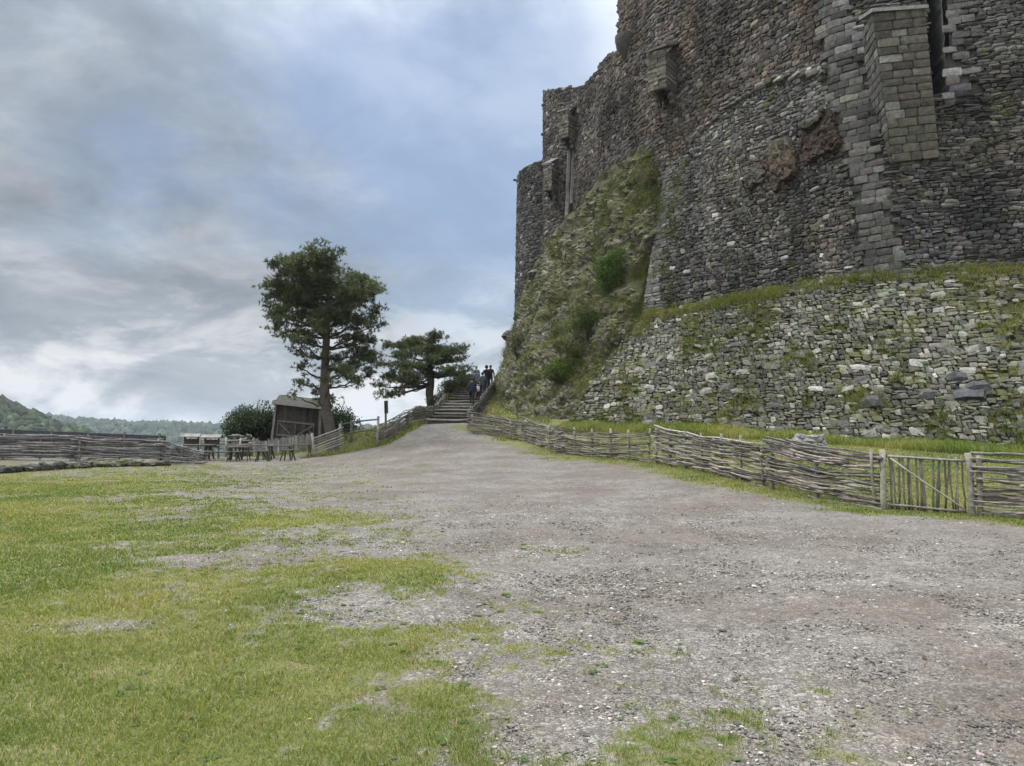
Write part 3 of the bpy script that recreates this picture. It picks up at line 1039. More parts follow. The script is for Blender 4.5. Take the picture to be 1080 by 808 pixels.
# drain ribs on the inner corner
for (x0, y0, x1, y1, Y0, Y1) in ((601, 150, 598, 240, 53.6, 53.0), (606, 160, 603, 215, 53.2, 53.0)):
    a, b = P(x0, y0, Y0), P(x1, y1, Y1)
    t_ = np.linspace(0, 1, 10)[:, None]
    mb.tubes((a + (b - a) * t_)[None], 0.17, 6, (0.15, 0.14, 0.13), 0, False, 0.3)
mb.build('corner_tower', [M_BROWN, M_MORTB], castle)

rc = P(600, 400, 64.0)[:2]
th = np.radians(np.linspace(196, 320, 40))


class Cyl(Surf):
    def __init__(self, c, r0, r1, z0, z1, th):
        k = np.stack([np.cos(th), np.sin(th)], 1)
        self.B = np.concatenate([c + k * r0, np.full((len(th), 1), z0)], 1)
        self.T = np.concatenate([c + k * r1, np.full((len(th), 1), z1)], 1)
        mid = (self.B + self.T) / 2
        self.S = np.concatenate([[0], np.cumsum(np.linalg.norm(np.diff(mid, axis=0), axis=1))])
        self.L = self.S[-1]


th = np.radians(np.linspace(150, 290, 60))
RT = Cyl(rc, 4.75, 4.42, 7.0, 23.7, th)
mb = MB()
zlR, zhR = (lambda s: RT.zb(s)), (lambda s: RT.zt(s))
backing(mb, RT, 0, RT.L, zlR, zhR, 1, 50, 50, 0.03, 1.5)
cs, cz, wd, hg = rows(RT, 0, RT.L, zlR, zhR, (0.2, 0.3), (0.22, 0.6), 0.06, None, 0.25)
put_stones(mb, RT, cs, cz, wd, hg, greys(len(cs), (0.092, 0.085, 0.079), 0.28, 0.03, 0.02), 0.07, 0.05, 0, 0.06, 0.24)
p = P(545, 190, 63.0)
mb.beam(p, p + np.array([-0.3, -0.05, 0]), 0.18, 0.16, (0.1, 0.09, 0.08))
mb.build('round_tower', [M_BROWN, M_MORTB], castle)


# --- latrine turrets hanging from the upper walls
def latrine(px, py0, py1, Y, wpx, dep, S=None):
    """little stone box open underneath, on corbels, with a lean-to slab"""
    c0, c1 = P(px, py1, Y), P(px, py0, Y)
    w2 = wpx / F * Y / 2
    d = np.array([-0.62, -0.78, 0.0])            # out of the wall
    r = np.array([0.78, -0.62, 0.0])
    h = c1[2] - c0[2]
    mb = MB()
    col = (0.155, 0.135, 0.112)
    for k in range(int(h / 0.25)):
        z = c0[2] + 0.25 * k + 0.125
        for sg in (-1, 1):
            mb.box((dep + 0.5, 0.22, 0.245), (c0 + r * sg * (w2 - 0.11) + d * (dep / 2 - 0.3))[:2].tolist() + [z], math.atan2(d[1], d[0]), np.array(col) * rng.uniform(0.6, 1.35), 0, None, 0.075, 0.12)
        o = rng.uniform(-0.2, 0.2)
        a_, b_ = -w2, o
        for a_, b_ in ((-w2, o), (o, w2)):
            mb.box((0.22, b_ - a_ - 0.01, 0.245), (c0 + r * ((a_ + b_) / 2) * 1.0 + d * dep)[:2].tolist() + [z], math.atan2(d[1], d[0]), np.array(col) * rng.uniform(0.6, 1.35), 0, None, 0.075, 0.12)
    # sloping slab on top
    t0, t1 = c0 + d * (dep + 0.2), c0 - d * 0.5
    zt = c1[2]
    q = np.array([[*(t0 - r * (w2 + 0.08))[:2], zt], [*(t0 + r * (w2 + 0.08))[:2], zt], [*(t1 + r * (w2 + 0.08))[:2], zt + 0.75], [*(t1 - r * (w2 + 0.08))[:2], zt + 0.75]])
    mb.add(np.concatenate([q, q + (0, 0, 0.12)]), np.array([[0, 3, 2, 1], [4, 5, 6, 7], [0, 1, 5, 4], [1, 2, 6, 5], [2, 3, 7, 6], [3, 0, 4, 7]]), (0.17, 0.16, 0.15))
    # two corbels below
    for sg in (-1, 1):
        for k in range(2):
            mb.box((0.55 - 0.2 * k, 0.24, 0.28), (c0 + r * sg * (w2 - 0.14) + d * (0.1 - 0.1 * k))[:2].tolist() + [c0[2] - 0.15 - 0.3 * k], math.atan2(d[1], d[0]), (0.13, 0.12, 0.11), 0, None, 0.02)
    return mb.build('latrine_turret', [M_ASH], castle)


latrine(702, 60, 101, 40.3, 21, 0.9)
latrine(601, 121, 149, 53.0, 12, 0.7)
latrine(583, 176, 203, 55.2, 11, 0.55)
# rounded corbel of a vanished turret
mb = MB()
c = P(661, 39, 45.2)
th = np.linspace(0, 2 * np.pi, 17)[:-1]
prof = [(1.0, 0.0), (1.0, -0.25), (0.9, -0.55), (0.7, -0.9), (0.42, -1.25), (0.15, -1.5)]
v = np.array([[c[0] + r_ * 0.75 * math.cos(a), c[1] + r_ * 0.75 * math.sin(a), c[2] + z_] for r_, z_ in prof for a in th])
idx = np.arange(len(prof) * 16).reshape(len(prof), 16)
q = np.stack([idx[:-1], np.roll(idx[:-1], -1, 1), np.roll(idx[1:], -1, 1), idx[1:]], -1).reshape(-1, 4)
mb.add(v, [q[:, ::-1], idx[:1], idx[-1:, ::-1]], (0.10, 0.095, 0.09))
mb.build('corbel', [M_ASH], castle)


# ------------------------------------------------------------------ irregular rocks
def rock(size, seed, loc, M_=None, col=(0.2, 0.19, 0.18), n=18, rough=0.35, npl=15):
    u = np.linspace(0, np.pi, n)
    v = np.linspace(0, 2 * np.pi, 2 * n + 1)[:-1]
    U, V = np.meshgrid(u, v, indexing='ij')
    p = np.stack([np.sin(U) * np.cos(V), np.sin(U) * np.sin(V), np.cos(U)], -1)
    p = np.sign(p) * np.abs(p) ** 0.75
    d = 1 + rough * (fbm(p * 1.3 + seed * 7.1 + 50, 4) - 0.5) * 2
    lev = np.round(fbm(p * 1.1 + seed * 3.3 + 20, 2) * 6) / 6
    r2 = np.random.default_rng(int(seed * 10) + 5)
    pl = r2.normal(0, 1, (npl, 3))
    pl /= np.linalg.norm(pl, axis=1, keepdims=True)
    dd = r2.uniform(0.62, 0.95, npl)
    uu = p / np.linalg.norm(p, axis=-1, keepdims=True)
    dots = np.maximum((uu[..., None, :] * pl).sum(-1), 1e-3)
    d = np.minimum(d, (dd / dots).min(-1)) * (0.94 + 0.12 * lev) * (0.90 + 0.20 * fbm(p * 5 + seed, 4)) * (1 - 0.16 * (np.abs(fbm(p * 1.6 + seed * 3, 2) - 0.5) < 0.03))
    q = (p * d[..., None]) * np.array(size) / 2
    idx = np.arange(n * 2 * n).reshape(n, 2 * n)
    f = np.stack([idx[:-1], idx[1:], np.roll(idx[1:], -1, 1), np.roll(idx[:-1], -1, 1)], -1).reshape(-1, 4)
    q = q.reshape(-1, 3)
    if M_ is not None:
        q = q @ M_.T
    mb = MB()
    mb.add(q + np.asarray(loc), f, col, 0, False)
    return mb


def outcrop(px, z0, w, h, seed, col, capcol, lab, dep=0.25):
    """bedrock left standing proud in the wall: fractured blocks with cracks between them"""
    r2 = np.random.default_rng(seed)
    sc = SA.s_at(px, z0)
    n = 90
    u, v = np.meshgrid(np.linspace(-1.15, 1.15, n), np.linspace(-1.15, 1.15, n), indexing='ij')
    nc = 6
    cu, cv = r2.uniform(-1, 1, nc), r2.uniform(-1, 1, nc)
    uw = u + (fbm(np.stack([u * 2.2, v * 2.2], -1) + seed, 4) - 0.5) * 1.1
    vw = v + (fbm(np.stack([u * 2.2, v * 2.2], -1) + seed + 9, 4) - 0.5) * 1.1
    d = np.hypot((uw[..., None] - cu) * 1.5, vw[..., None] - cv)
    o = np.sort(d, -1)
    c = d.argmin(-1)
    hgt = r2.uniform(0.45, 1.15, nc)[c] + (uw - cu[c]) * r2.normal(0, 0.45, nc)[c] + (vw - cv[c]) * r2.normal(-0.25, 0.35, nc)[c]
    crack = sstep(0.0, 0.10, o[..., 1] - o[..., 0])
    rad = np.maximum(np.abs(uw) ** 3, 0) + np.abs(vw) ** 3
    edge = sstep(1.05, 0.72, rad)
    nz_ = fbm(np.stack([u * 5, v * 5], -1) + seed * 2, 4) - 0.5
    dp = dep * edge * (hgt * (0.55 + 0.45 * crack) + nz_ * 0.7) - 0.22 * (1 - edge)
    S_, Z_ = sc + u * w / 2, z0 + v * h / 2
    p = SA.ev(S_, Z_) + SA.nrm(S_, Z_) * dp[..., None]
    b = SA.ev(S_, Z_) - SA.nrm(S_, Z_) * 0.8
    cc = np.array(col) * np.exp(r2.normal(0, 0.22, nc))[c][..., None] * (1 + nz_[..., None] * 0.8)
    top = sstep(0.35, 0.75, v + nz_ * 0.8)[..., None]
    cc = cc * (1 - top * 0.7) + np.array(capcol) * top * 0.7
    idx = np.arange(n * n).reshape(n, n)
    q = np.stack([idx[:-1, :-1], idx[1:, :-1], idx[1:, 1:], idx[:-1, 1:]], -1).reshape(-1, 4)
    e = np.concatenate([idx[:, 0], idx[-1, 1:], idx[-2::-1, -1], idx[0, -2:0:-1]])
    e2 = np.roll(e, -1)
    side = np.stack([e2, e, e + n * n, e2 + n * n], 1)
    m = MB()
    m.add(np.concatenate([p.reshape(-1, 3), b.reshape(-1, 3)]), [q, q[:, ::-1] + n * n, side], np.concatenate([cc.reshape(-1, 3), cc.reshape(-1, 3)]))
    tag(m.build('rock_outcrop', [M_ROCK]), lab, 'rock', 'bedrock showing through the castle wall')


outcrop(824, 13.7, 1.8, 2.3, 3, (0.072, 0.055, 0.041), (0.14, 0.132, 0.113), 'squarish ochre bedrock block with a pale top, set in the dark wall')
outcrop(864, 14.3, 2.3, 1.9, 5, (0.058, 0.041, 0.030), (0.055, 0.05, 0.032), 'rust brown bedrock outcrop in the dark wall beside the quoins')
outcrop(797, 13.5, 1.4, 1.1, 8, (0.08, 0.073, 0.058), (0.13, 0.12, 0.10), 'small grey mossy bedrock lump in the wall, lowest of the outcrops', 0.22)
bo = gpx(852, 478)
tag(rock((1.15, 0.8, 0.75), 11, P(850, 471, 19.5), None, (0.16, 0.15, 0.14)).build('boulder', [M_ROCK]), 'rounded grey boulder on the lawn peeping over the wattle fence', 'rock')

# ------------------------------------------------------------------ grassy crag left of the walls
HS = Surf([(516, 440, 66), (516, 447, 45), (535, 458, 41), (560, 459, 39.6), (590, 459, 38.4), (630, 459, 37.5), (668, 458, 37.6), (690, 458, 38.0), (706, 458, 38.5)],
          [(546, 340, 68), (541, 344, 60), (566, 280, 55.0), (583, 246, 52.3), (610, 212, 49.8), (648, 174, 45.2), (684, 152, 41.7), (704, 147, 41.4), (722, 143, 41.6)], 6)
ns, nz = 240, 240
SS, TT = np.meshgrid(np.linspace(0, HS.L, ns), np.linspace(0, 1, nz), indexing='ij')
ZZ = HS.zb(SS) - 0.6 + (HS.zt(SS) - HS.zb(SS) + 0.9) * TT


def hill_pt(s, z):
    p = HS.ev(s, z)
    n = HS.nrm(s, z, 0.4)
    t = np.clip((z - HS.zb(s)) / (HS.zt(s) - HS.zb(s)), 0, 1)
    bulge = 0.4 * np.sin(np.pi * t) * sstep(24.0, 32.0, s) * sstep(0, 3.5, HS.L - s - 3)
    d = (fbm(p * 0.4 + 4, 4) - 0.5) * 1.4 + (fbm(p * 1.5, 4) - 0.5) * 0.9 - 0.1
    return p + n * (d * (0.35 + 0.65 * sstep(0, 1.6, HS.L - s - 0.2)) - 0.1 + bulge)[..., None], n


hp, hn = hill_pt(SS, ZZ)
idx = np.arange(ns * nz).reshape(ns, nz)
q = np.stack([idx[:-1, :-1], idx[1:, :-1], idx[1:, 1:], idx[:-1, 1:]], -1).reshape(-1, 4)
mb = MB()
inside = hp + np.array([3.0, 5.0, 0])
mb.add(hp.reshape(-1, 3), q, (0.1, 0.1, 0.05), 0, True)
# stones bedded in the crag
n = 15000
s_ = rng.uniform(0.3, HS.L - 0.08, n)
t_ = rng.uniform(0, 0.98, n)
z_ = HS.zb(s_) + (HS.zt(s_) - HS.zb(s_)) * t_
x_, y_ = proj(HS.ev(s_, z_))
prob = 0.75 + 0.5 * sstep(620, 540, x_) * sstep(250, 330, y_) + 0.5 * sstep(420, 450, y_)
prob *= sstep(0.34, 0.5, fbm(HS.ev(s_, z_) * 0.5 + 9, 3) + 0.08)
k = rng.random(n) < prob
s_, z_ = s_[k], z_[k]


class HillS:
    L = HS.L
    ev = staticmethod(lambda s, z: hill_pt(s, z)[0])
    nrm = staticmethod(lambda s, z, e=0.3: HS.nrm(s, z, e))


sz = np.exp(rng.uniform(math.log(0.14), math.log(0.46), len(s_)))
put_stones(mb, HillS, s_, z_, sz, sz * rng.uniform(0.45, 0.8, len(s_)), greys(len(s_), (0.105, 0.098, 0.074), 0.38, 0.05, 0.03, (0.28, 0.27, 0.24)), 0.07, 0.2, 1, 0.06, 0.45)
crag = mb.build('hillside', [earth_mat('crag earth', (0.085, 0.082, 0.036), (0.10, 0.088, 0.06), (0.065, 0.067, 0.03), 0.9, 8.0), M_CRAG])
kind(crag, 'structure')
a = P(541, 371, 57)
tag(rock((1.9, 2.2, 1.0), 21, P(537, 405, 52), None, (0.11, 0.105, 0.1)).build('rock_outcrop', [M_ROCK]), 'dark rock jutting from the crag above the stairs', 'rock')
tag(rock((1.6, 1.6, 1.0), 23, P(567, 290, 54), None, (0.12, 0.115, 0.11)).build('rock_outcrop', [M_ROCK]), 'grey rock knob below the round tower', 'rock')
tag(rock((1.5, 1.5, 0.9), 24, P(538, 354, 58), None, (0.11, 0.105, 0.1)).build('rock_outcrop', [M_ROCK]), 'small rock beak at the foot of the round tower', 'rock')


# ------------------------------------------------------------------ blades and leaves
def blades(mb, base, height, width, lean, col, tip=1.25, up=None):
    """grass blades: bent, five vertices"""
    n = len(base)
    a = rng.uniform(0, 2 * np.pi, n)
    side = np.stack([np.cos(a), np.sin(a), np.zeros(n)], 1)
    b = rng.uniform(0, 2 * np.pi, n)
    ld = np.stack([np.cos(b), np.sin(b), np.zeros(n)], 1) * (height * lean)[:, None]
    upv = np.array([[0, 0, 1.0]]) if up is None else up
    w = side * (width / 2)[:, None]
    m = base + upv * (height * 0.55)[:, None] + ld * 0.35
    t = base + upv * (height * np.sqrt(np.clip(1 - lean ** 2 * 0.4, 0.2, 1)))[:, None] + ld
    v = np.stack([base - w, base + w, m - w * 0.8, m + w * 0.8, t], 1)
    i = (np.arange(n) * 5)[:, None]
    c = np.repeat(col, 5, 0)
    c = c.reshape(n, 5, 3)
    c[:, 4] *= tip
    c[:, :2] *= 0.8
    mb.add(v.reshape(-1, 3), [i + np.array([[0, 1, 3, 2]]), i + np.array([[2, 3, 4]])], c.reshape(-1, 3))


def grass_cols(x, y, n, dry=0.0):
    p = np.stack([x, y], -1)
    f = fbm(p * 0.55 + 7, 4)[:, None]
    g = np.clip((f - 0.38) * 3.2 + rng.normal(0, 0.22, (n, 1)) + dry, 0, 1)
    c = (1 - g) * np.array([0.115, 0.168, 0.027]) + g * np.array([0.262, 0.262, 0.062])
    s = rng.random(n) < (0.12 + 0.16 * g[:, 0])
    c[s] = np.array([0.36, 0.30, 0.165]) * rng.uniform(0.7, 1.1, (s.sum(), 1))
    return c * rng.uniform(0.7, 1.3, (n, 1))


def lawn():
    mb = MB()
    N = 1080000
    u = rng.random(N)
    # density falls with distance, blades widen
    r = (2.6 ** 0.45 + u * (33 ** 0.45 - 2.6 ** 0.45)) ** (1 / 0.45)
    a = np.radians(rng.uniform(-62, 46, N))
    x, y = np.sin(a) * r, np.cos(a) * r
    g = grassmask(x, y)
    d, side = seg_dist(np.stack([x, y], -1), FENCE_R)
    left = in_poly(np.stack([x, y], -1), LAWN)
    k = rng.random(N) < np.where(g > 0.5, g, g * 0.6) ** 1.3
    k &= (g > 0.05) & (y < 37)
    px, py = proj(np.stack([x, y, H(x, y)], -1))
    k &= (px > -1000) & (px < 1300) & (py < 1000)
    x, y, r, g, d, side = x[k], y[k], r[k], g[k], d[k], side[k]
    n = len(x)
    print('blades', n)
    z = H(x, y) - 0.004
    fn = fbm(np.stack([x, y], -1) * 1.6 + 3, 3)
    h = rng.uniform(0.022, 0.056, n) * (0.55 + 0.9 * fn) * (0.45 + 0.6 * g)
    behind = (side > 0) == False
    w = 0.0032 * np.clip(r / 4.0, 0.9, 5.0) * rng.uniform(0.7, 1.3, n)
    lean = rng.uniform(0.3, 1.35, n)
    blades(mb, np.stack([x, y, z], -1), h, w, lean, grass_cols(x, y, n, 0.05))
    return mb


def on_lawn(o, lab):
    kind(o, 'stuff')
    return o


on_lawn(lawn().build('grass', [M_GRASS]), '')

# tall rough grass at the foot of the talus and between its stones
mb = MB()
n = 42000
s_ = rng.uniform(0.5, ST.L - 0.2, n)
zoff = rng.random(n) ** 2.0 * 0.55
pb = ST.ev(s_, ST.zb(s_))
nh = ST.nrm(s_, ST.zb(s_)) * np.array([1, 1, 0])
nh /= np.linalg.norm(nh, axis=1, keepdims=True)
pb = pb + nh * (-0.25 + 1.5 * rng.random((n, 1)) ** 1.6)
pb[:, 2] = H(pb[:, 0], pb[:, 1])
k = talus_keep(s_, ST.zb(s_) + 0.4)
pb = pb[k]
n = len(pb)
f = fbm(pb[:, :2] * 0.6, 3)
blades(mb, pb - (0, 0, 0.03), rng.uniform(0.12, 0.42, n) * (0.45 + 1.1 * f), rng.uniform(0.010, 0.020, n), rng.uniform(0.1, 0.7, n), grass_cols(pb[:, 0], pb[:, 1], n, 0.05) * 1.05)
# tufts on the talus and along its top
n = 7500
s_ = rng.uniform(0.3, ST.L - 0.2, n)
t_ = rng.random(n)
t_ = np.where(rng.random(n) < 0.10, rng.uniform(0.95, 1.02, n), t_)
z_ = ST.zb(s_) + (ST.zt(s_) - ST.zb(s_)) * t_
mk = fbm(np.stack([s_ * 0.55, z_ * 0.75], -1) + 5, 4)
k = talus_keep(s_, z_) & ((mk + rng.normal(0, 0.10, n) > 0.60) | (t_ > 0.93)) & (rng.random(n) < np.where(t_ > 0.9, sstep(0.4, 0.6, fbm(np.stack([s_, s_ * 0], -1) * 0.5, 3) + 0.05), 0.9))
s_, z_ = s_[k], z_[k]
c_ = ST.ev(s_, z_)
n_ = ST.nrm(s_, z_)
m_ = 22
pp = np.repeat(c_, m_, 0) + rng.normal(0, 0.10, (len(c_) * m_, 3)) * np.array([1, 0.5, 0.8]) + np.repeat(n_, m_, 0) * 0.03
n = len(pp)
blades(mb, pp, rng.uniform(0.06, 0.22, n), rng.uniform(0.010, 0.018, n), rng.uniform(0.3, 1.0, n), grass_cols(pp[:, 0], pp[:, 2], n, 0.1) * 0.85, 1.2, np.repeat(n_, m_, 0) * 0.55 + np.array([0, 0, 0.6]))
kind(mb.build('rough_grass', [M_GRASS]), 'stuff')

# turf on the crag
mb = MB()
n = 17000
s_ = rng.uniform(0.2, HS.L - 0.03, n)
s_[:1500] = HS.L - 3.2 * rng.random(1500)
t_ = rng.uniform(0.0, 1.0, n)
z_ = HS.zb(s_) + (HS.zt(s_) - HS.zb(s_)) * t_
c_, n_ = hill_pt(s_, z_)
dens = 0.85 * sstep(0.45, 0.62, fbm(c_ * 0.7 + 31, 4))
x_, y_ = proj(c_)
dens *= 0.35 + 0.65 * sstep(545, 610, x_ + (y_ - 300) * 0.1)
k = rng.random(n) < dens
c_, n_ = c_[k], n_[k]
m_ = 26
pp = np.repeat(c_, m_, 0) + rng.normal(0, 0.15, (len(c_) * m_, 3))
n = len(pp)
cc = np.repeat(grass_cols(c_[:, 0] * 2, c_[:, 2] * 2, len(c_), 0.2), m_, 0) * rng.uniform(0.55, 1.05, (n, 1)) * np.array([0.66, 0.70, 0.54])
blades(mb, pp, rng.uniform(0.07, 0.24, n), rng.uniform(0.012, 0.022, n), rng.uniform(0.3, 1.1, n), cc, 1.15, np.repeat(n_, m_, 0) * 0.5 + np.array([0, 0, 0.6]))
# moss and tufts creeping from the crag on to the corner of the wall
n = 900
s_ = rng.random(n) ** 1.8 * 2.2
z_ = rng.uniform(7.2, 15.5, n)
k = fbm(np.stack([s_ * 1.2, z_ * 0.8], -1) + 70, 3) > 0.47
s2, z2 = rng.uniform(2.0, SA.L - 1, 1500), rng.uniform(7.6, 15, 1500)
k2 = fbm(np.stack([s2 * 0.7, z2 * 1.4], -1) + 33, 4) > 0.66
s_, z_ = np.concatenate([s_[k], s2[k2]]), np.concatenate([z_[k], z2[k2]])
c_, n_ = SA.ev(s_, z_), SA.nrm(s_, z_)
m_ = 18
pp = np.repeat(c_, m_, 0) + rng.normal(0, 0.08, (len(c_) * m_, 3))
n = len(pp)
blades(mb, pp, rng.uniform(0.05, 0.16, n), rng.uniform(0.010, 0.018, n), rng.uniform(0.3, 1.1, n), grass_cols(pp[:, 0] * 2, pp[:, 2] * 2, n, 0.1) * np.array([0.7, 0.72, 0.6]), 1.15, np.repeat(n_, m_, 0) * 0.6 + np.array([0, 0, 0.5]))
kind(mb.build('crag_grass', [M_GRASS]), 'stuff')

# bank and verge beyond the yard
mb = MB()
n = 60000
y_ = rng.uniform(35.5, 60, n)
x_ = -14 + rng.random(n) * 16
z_ = H(x_, y_)
cx = -3.62 + (y_ - 38) * 0.0695
k = (grassmask(x_, y_) > 0.6) & (np.abs(x_ - cx) > 1.35) & (rng.random(n) < sstep(0.3, 0.6, fbm(np.stack([x_, y_], -1) * 0.5, 3)))
pp = np.stack([x_, y_, z_], -1)[k]
n = len(pp)
blades(mb, pp, rng.uniform(0.08, 0.3, n), rng.uniform(0.015, 0.03, n), rng.uniform(0.2, 1.0, n), grass_cols(pp[:, 0], pp[:, 1], n, 0.1) * 0.85)
kind(mb.build('bank_grass', [M_GRASS]), 'stuff')

# small weeds and a few yellow flowers in the turf
mb = MB()
n = 420
r_ = rng.uniform(2.8, 11, n) ** 1.0
a_ = np.radians(rng.uniform(-42, 25, n))
x_, y_ = np.sin(a_) * r_, np.cos(a_) * r_
g_ = grassmask(x_, y_)
k = (g_ > 0.08) & (rng.random(n) < 0.75)
for x0, y0 in zip(x_[k], y_[k]):
    z0 = Hz(x0, y0)
    yel = rng.random() < 0.16
    m_ = rng.integers(5, 9)
    th_ = rng.uniform(0, 2 * np.pi) + np.arange(m_) * 2 * np.pi / m_ + rng.normal(0, 0.2, m_)
    L = (rng.uniform(0.007, 0.012) if yel else rng.uniform(0.02, 0.055)) * rng.uniform(0.8, 1.2, m_)
    zc = z0 + (rng.uniform(0.03, 0.06) if yel else 0.006)
    d_ = np.stack([np.cos(th_), np.sin(th_), np.full(m_, 0.25)], 1)
    s__ = np.stack([-np.sin(th_), np.cos(th_), np.zeros(m_)], 1)
    c0_ = np.array([x0, y0, zc])
    v = np.stack([np.repeat(c0_[None], m_, 0), c0_ + d_ * L[:, None] * 0.6 + s__ * L[:, None] * 0.28, c0_ + d_ * L[:, None] * np.array([1, 1, 0.6]), c0_ + d_ * L[:, None] * 0.6 - s__ * L[:, None] * 0.28], 1)
    cc = np.array((0.55, 0.40, 0.03)) if yel else np.array((0.075, 0.115, 0.032)) * rng.uniform(0.7, 1.4)
    mb.add(v.reshape(-1, 3), np.arange(m_ * 4).reshape(-1, 4), cc)
kind(mb.build('weeds', [M_GRASS]), 'stuff')

# loose stones on the gravel
ico = np.array([[0, 0, 1], [0.894, 0, 0.447], [0.276, 0.851, 0.447], [-0.724, 0.526, 0.447], [-0.724, -0.526, 0.447], [0.276, -0.851, 0.447],
                [0.724, 0.526, -0.447], [-0.276, 0.851, -0.447], [-0.894, 0, -0.447], [-0.276, -0.851, -0.447], [0.724, -0.526, -0.447], [0, 0, -1]])
icf = np.array([[0, 1, 2], [0, 2, 3], [0, 3, 4], [0, 4, 5], [0, 5, 1], [1, 6, 2], [2, 7, 3], [3, 8, 4], [4, 9, 5], [5, 10, 1],
                [6, 7, 2], [7, 8, 3], [8, 9, 4], [9, 10, 5], [10, 6, 1], [11, 7, 6], [11, 8, 7], [11, 9, 8], [11, 10, 9], [11, 6, 10]])
mb = MB()
N = 300000
u = rng.random(N)
r = (2.6 ** 0.7 + u * (22 ** 0.7 - 2.6 ** 0.7)) ** (1 / 0.7)
a = np.radians(rng.uniform(-50, 50, N))
x, y = np.sin(a) * r, np.cos(a) * r
g = grassmask(x, y)
k = rng.random(N) < (1 - g) ** 1.5 * (1 - sstep(8, 21, r)) * (0.25 + 0.75 * sstep(0.35, 0.6, fbm(np.stack([x, y], -1) * 0.9 + 60, 4)))
x, y, r = x[k], y[k], r[k]
n = len(x)
print('pebbles', n)
sz = np.exp(rng.normal(math.log(0.0056), 0.5, n)) * np.clip(r / 6, 0.85, 1.15)
sz = np.clip(sz, 0.003, 0.026)
v = ico[None] * (1 + rng.normal(0, 0.16, (n, 12, 1))) * (sz[:, None, None] * np.stack([rng.uniform(0.8, 1.5, n), rng.uniform(0.7, 1.1, n), rng.uniform(0.45, 0.75, n)], -1)[:, None])
th = rng.uniform(0, 2 * np.pi, n)
cth, sth = np.cos(th)[:, None], np.sin(th)[:, None]
v = np.stack([v[..., 0] * cth - v[..., 1] * sth, v[..., 0] * sth + v[..., 1] * cth, v[..., 2]], -1)
v += np.stack([x, y, H(x, y) + sz * 0.12], -1)[:, None]
cg = greys(n, (0.170, 0.153, 0.135), 0.4, 0.035, 0.07, (0.46, 0.43, 0.39))
mb.add(v.reshape(-1, 3), (icf[None] + (np.arange(n) * 12)[:, None, None]).reshape(-1, 3), np.repeat(cg, 12, 0))
kind(mb.build('gravel', [M_PEB]), 'stuff')


# ------------------------------------------------------------------ wattle fences
def wood_cols(n, base=(0.27, 0.245, 0.22), sd=0.25):
    return np.clip(np.array(base) * np.clip(np.exp(rng.normal(0, sd, (n, 1))), 0.4, 1.7) * (1 + rng.normal(0, 0.03, (n, 3))), 0.03, 0.6)


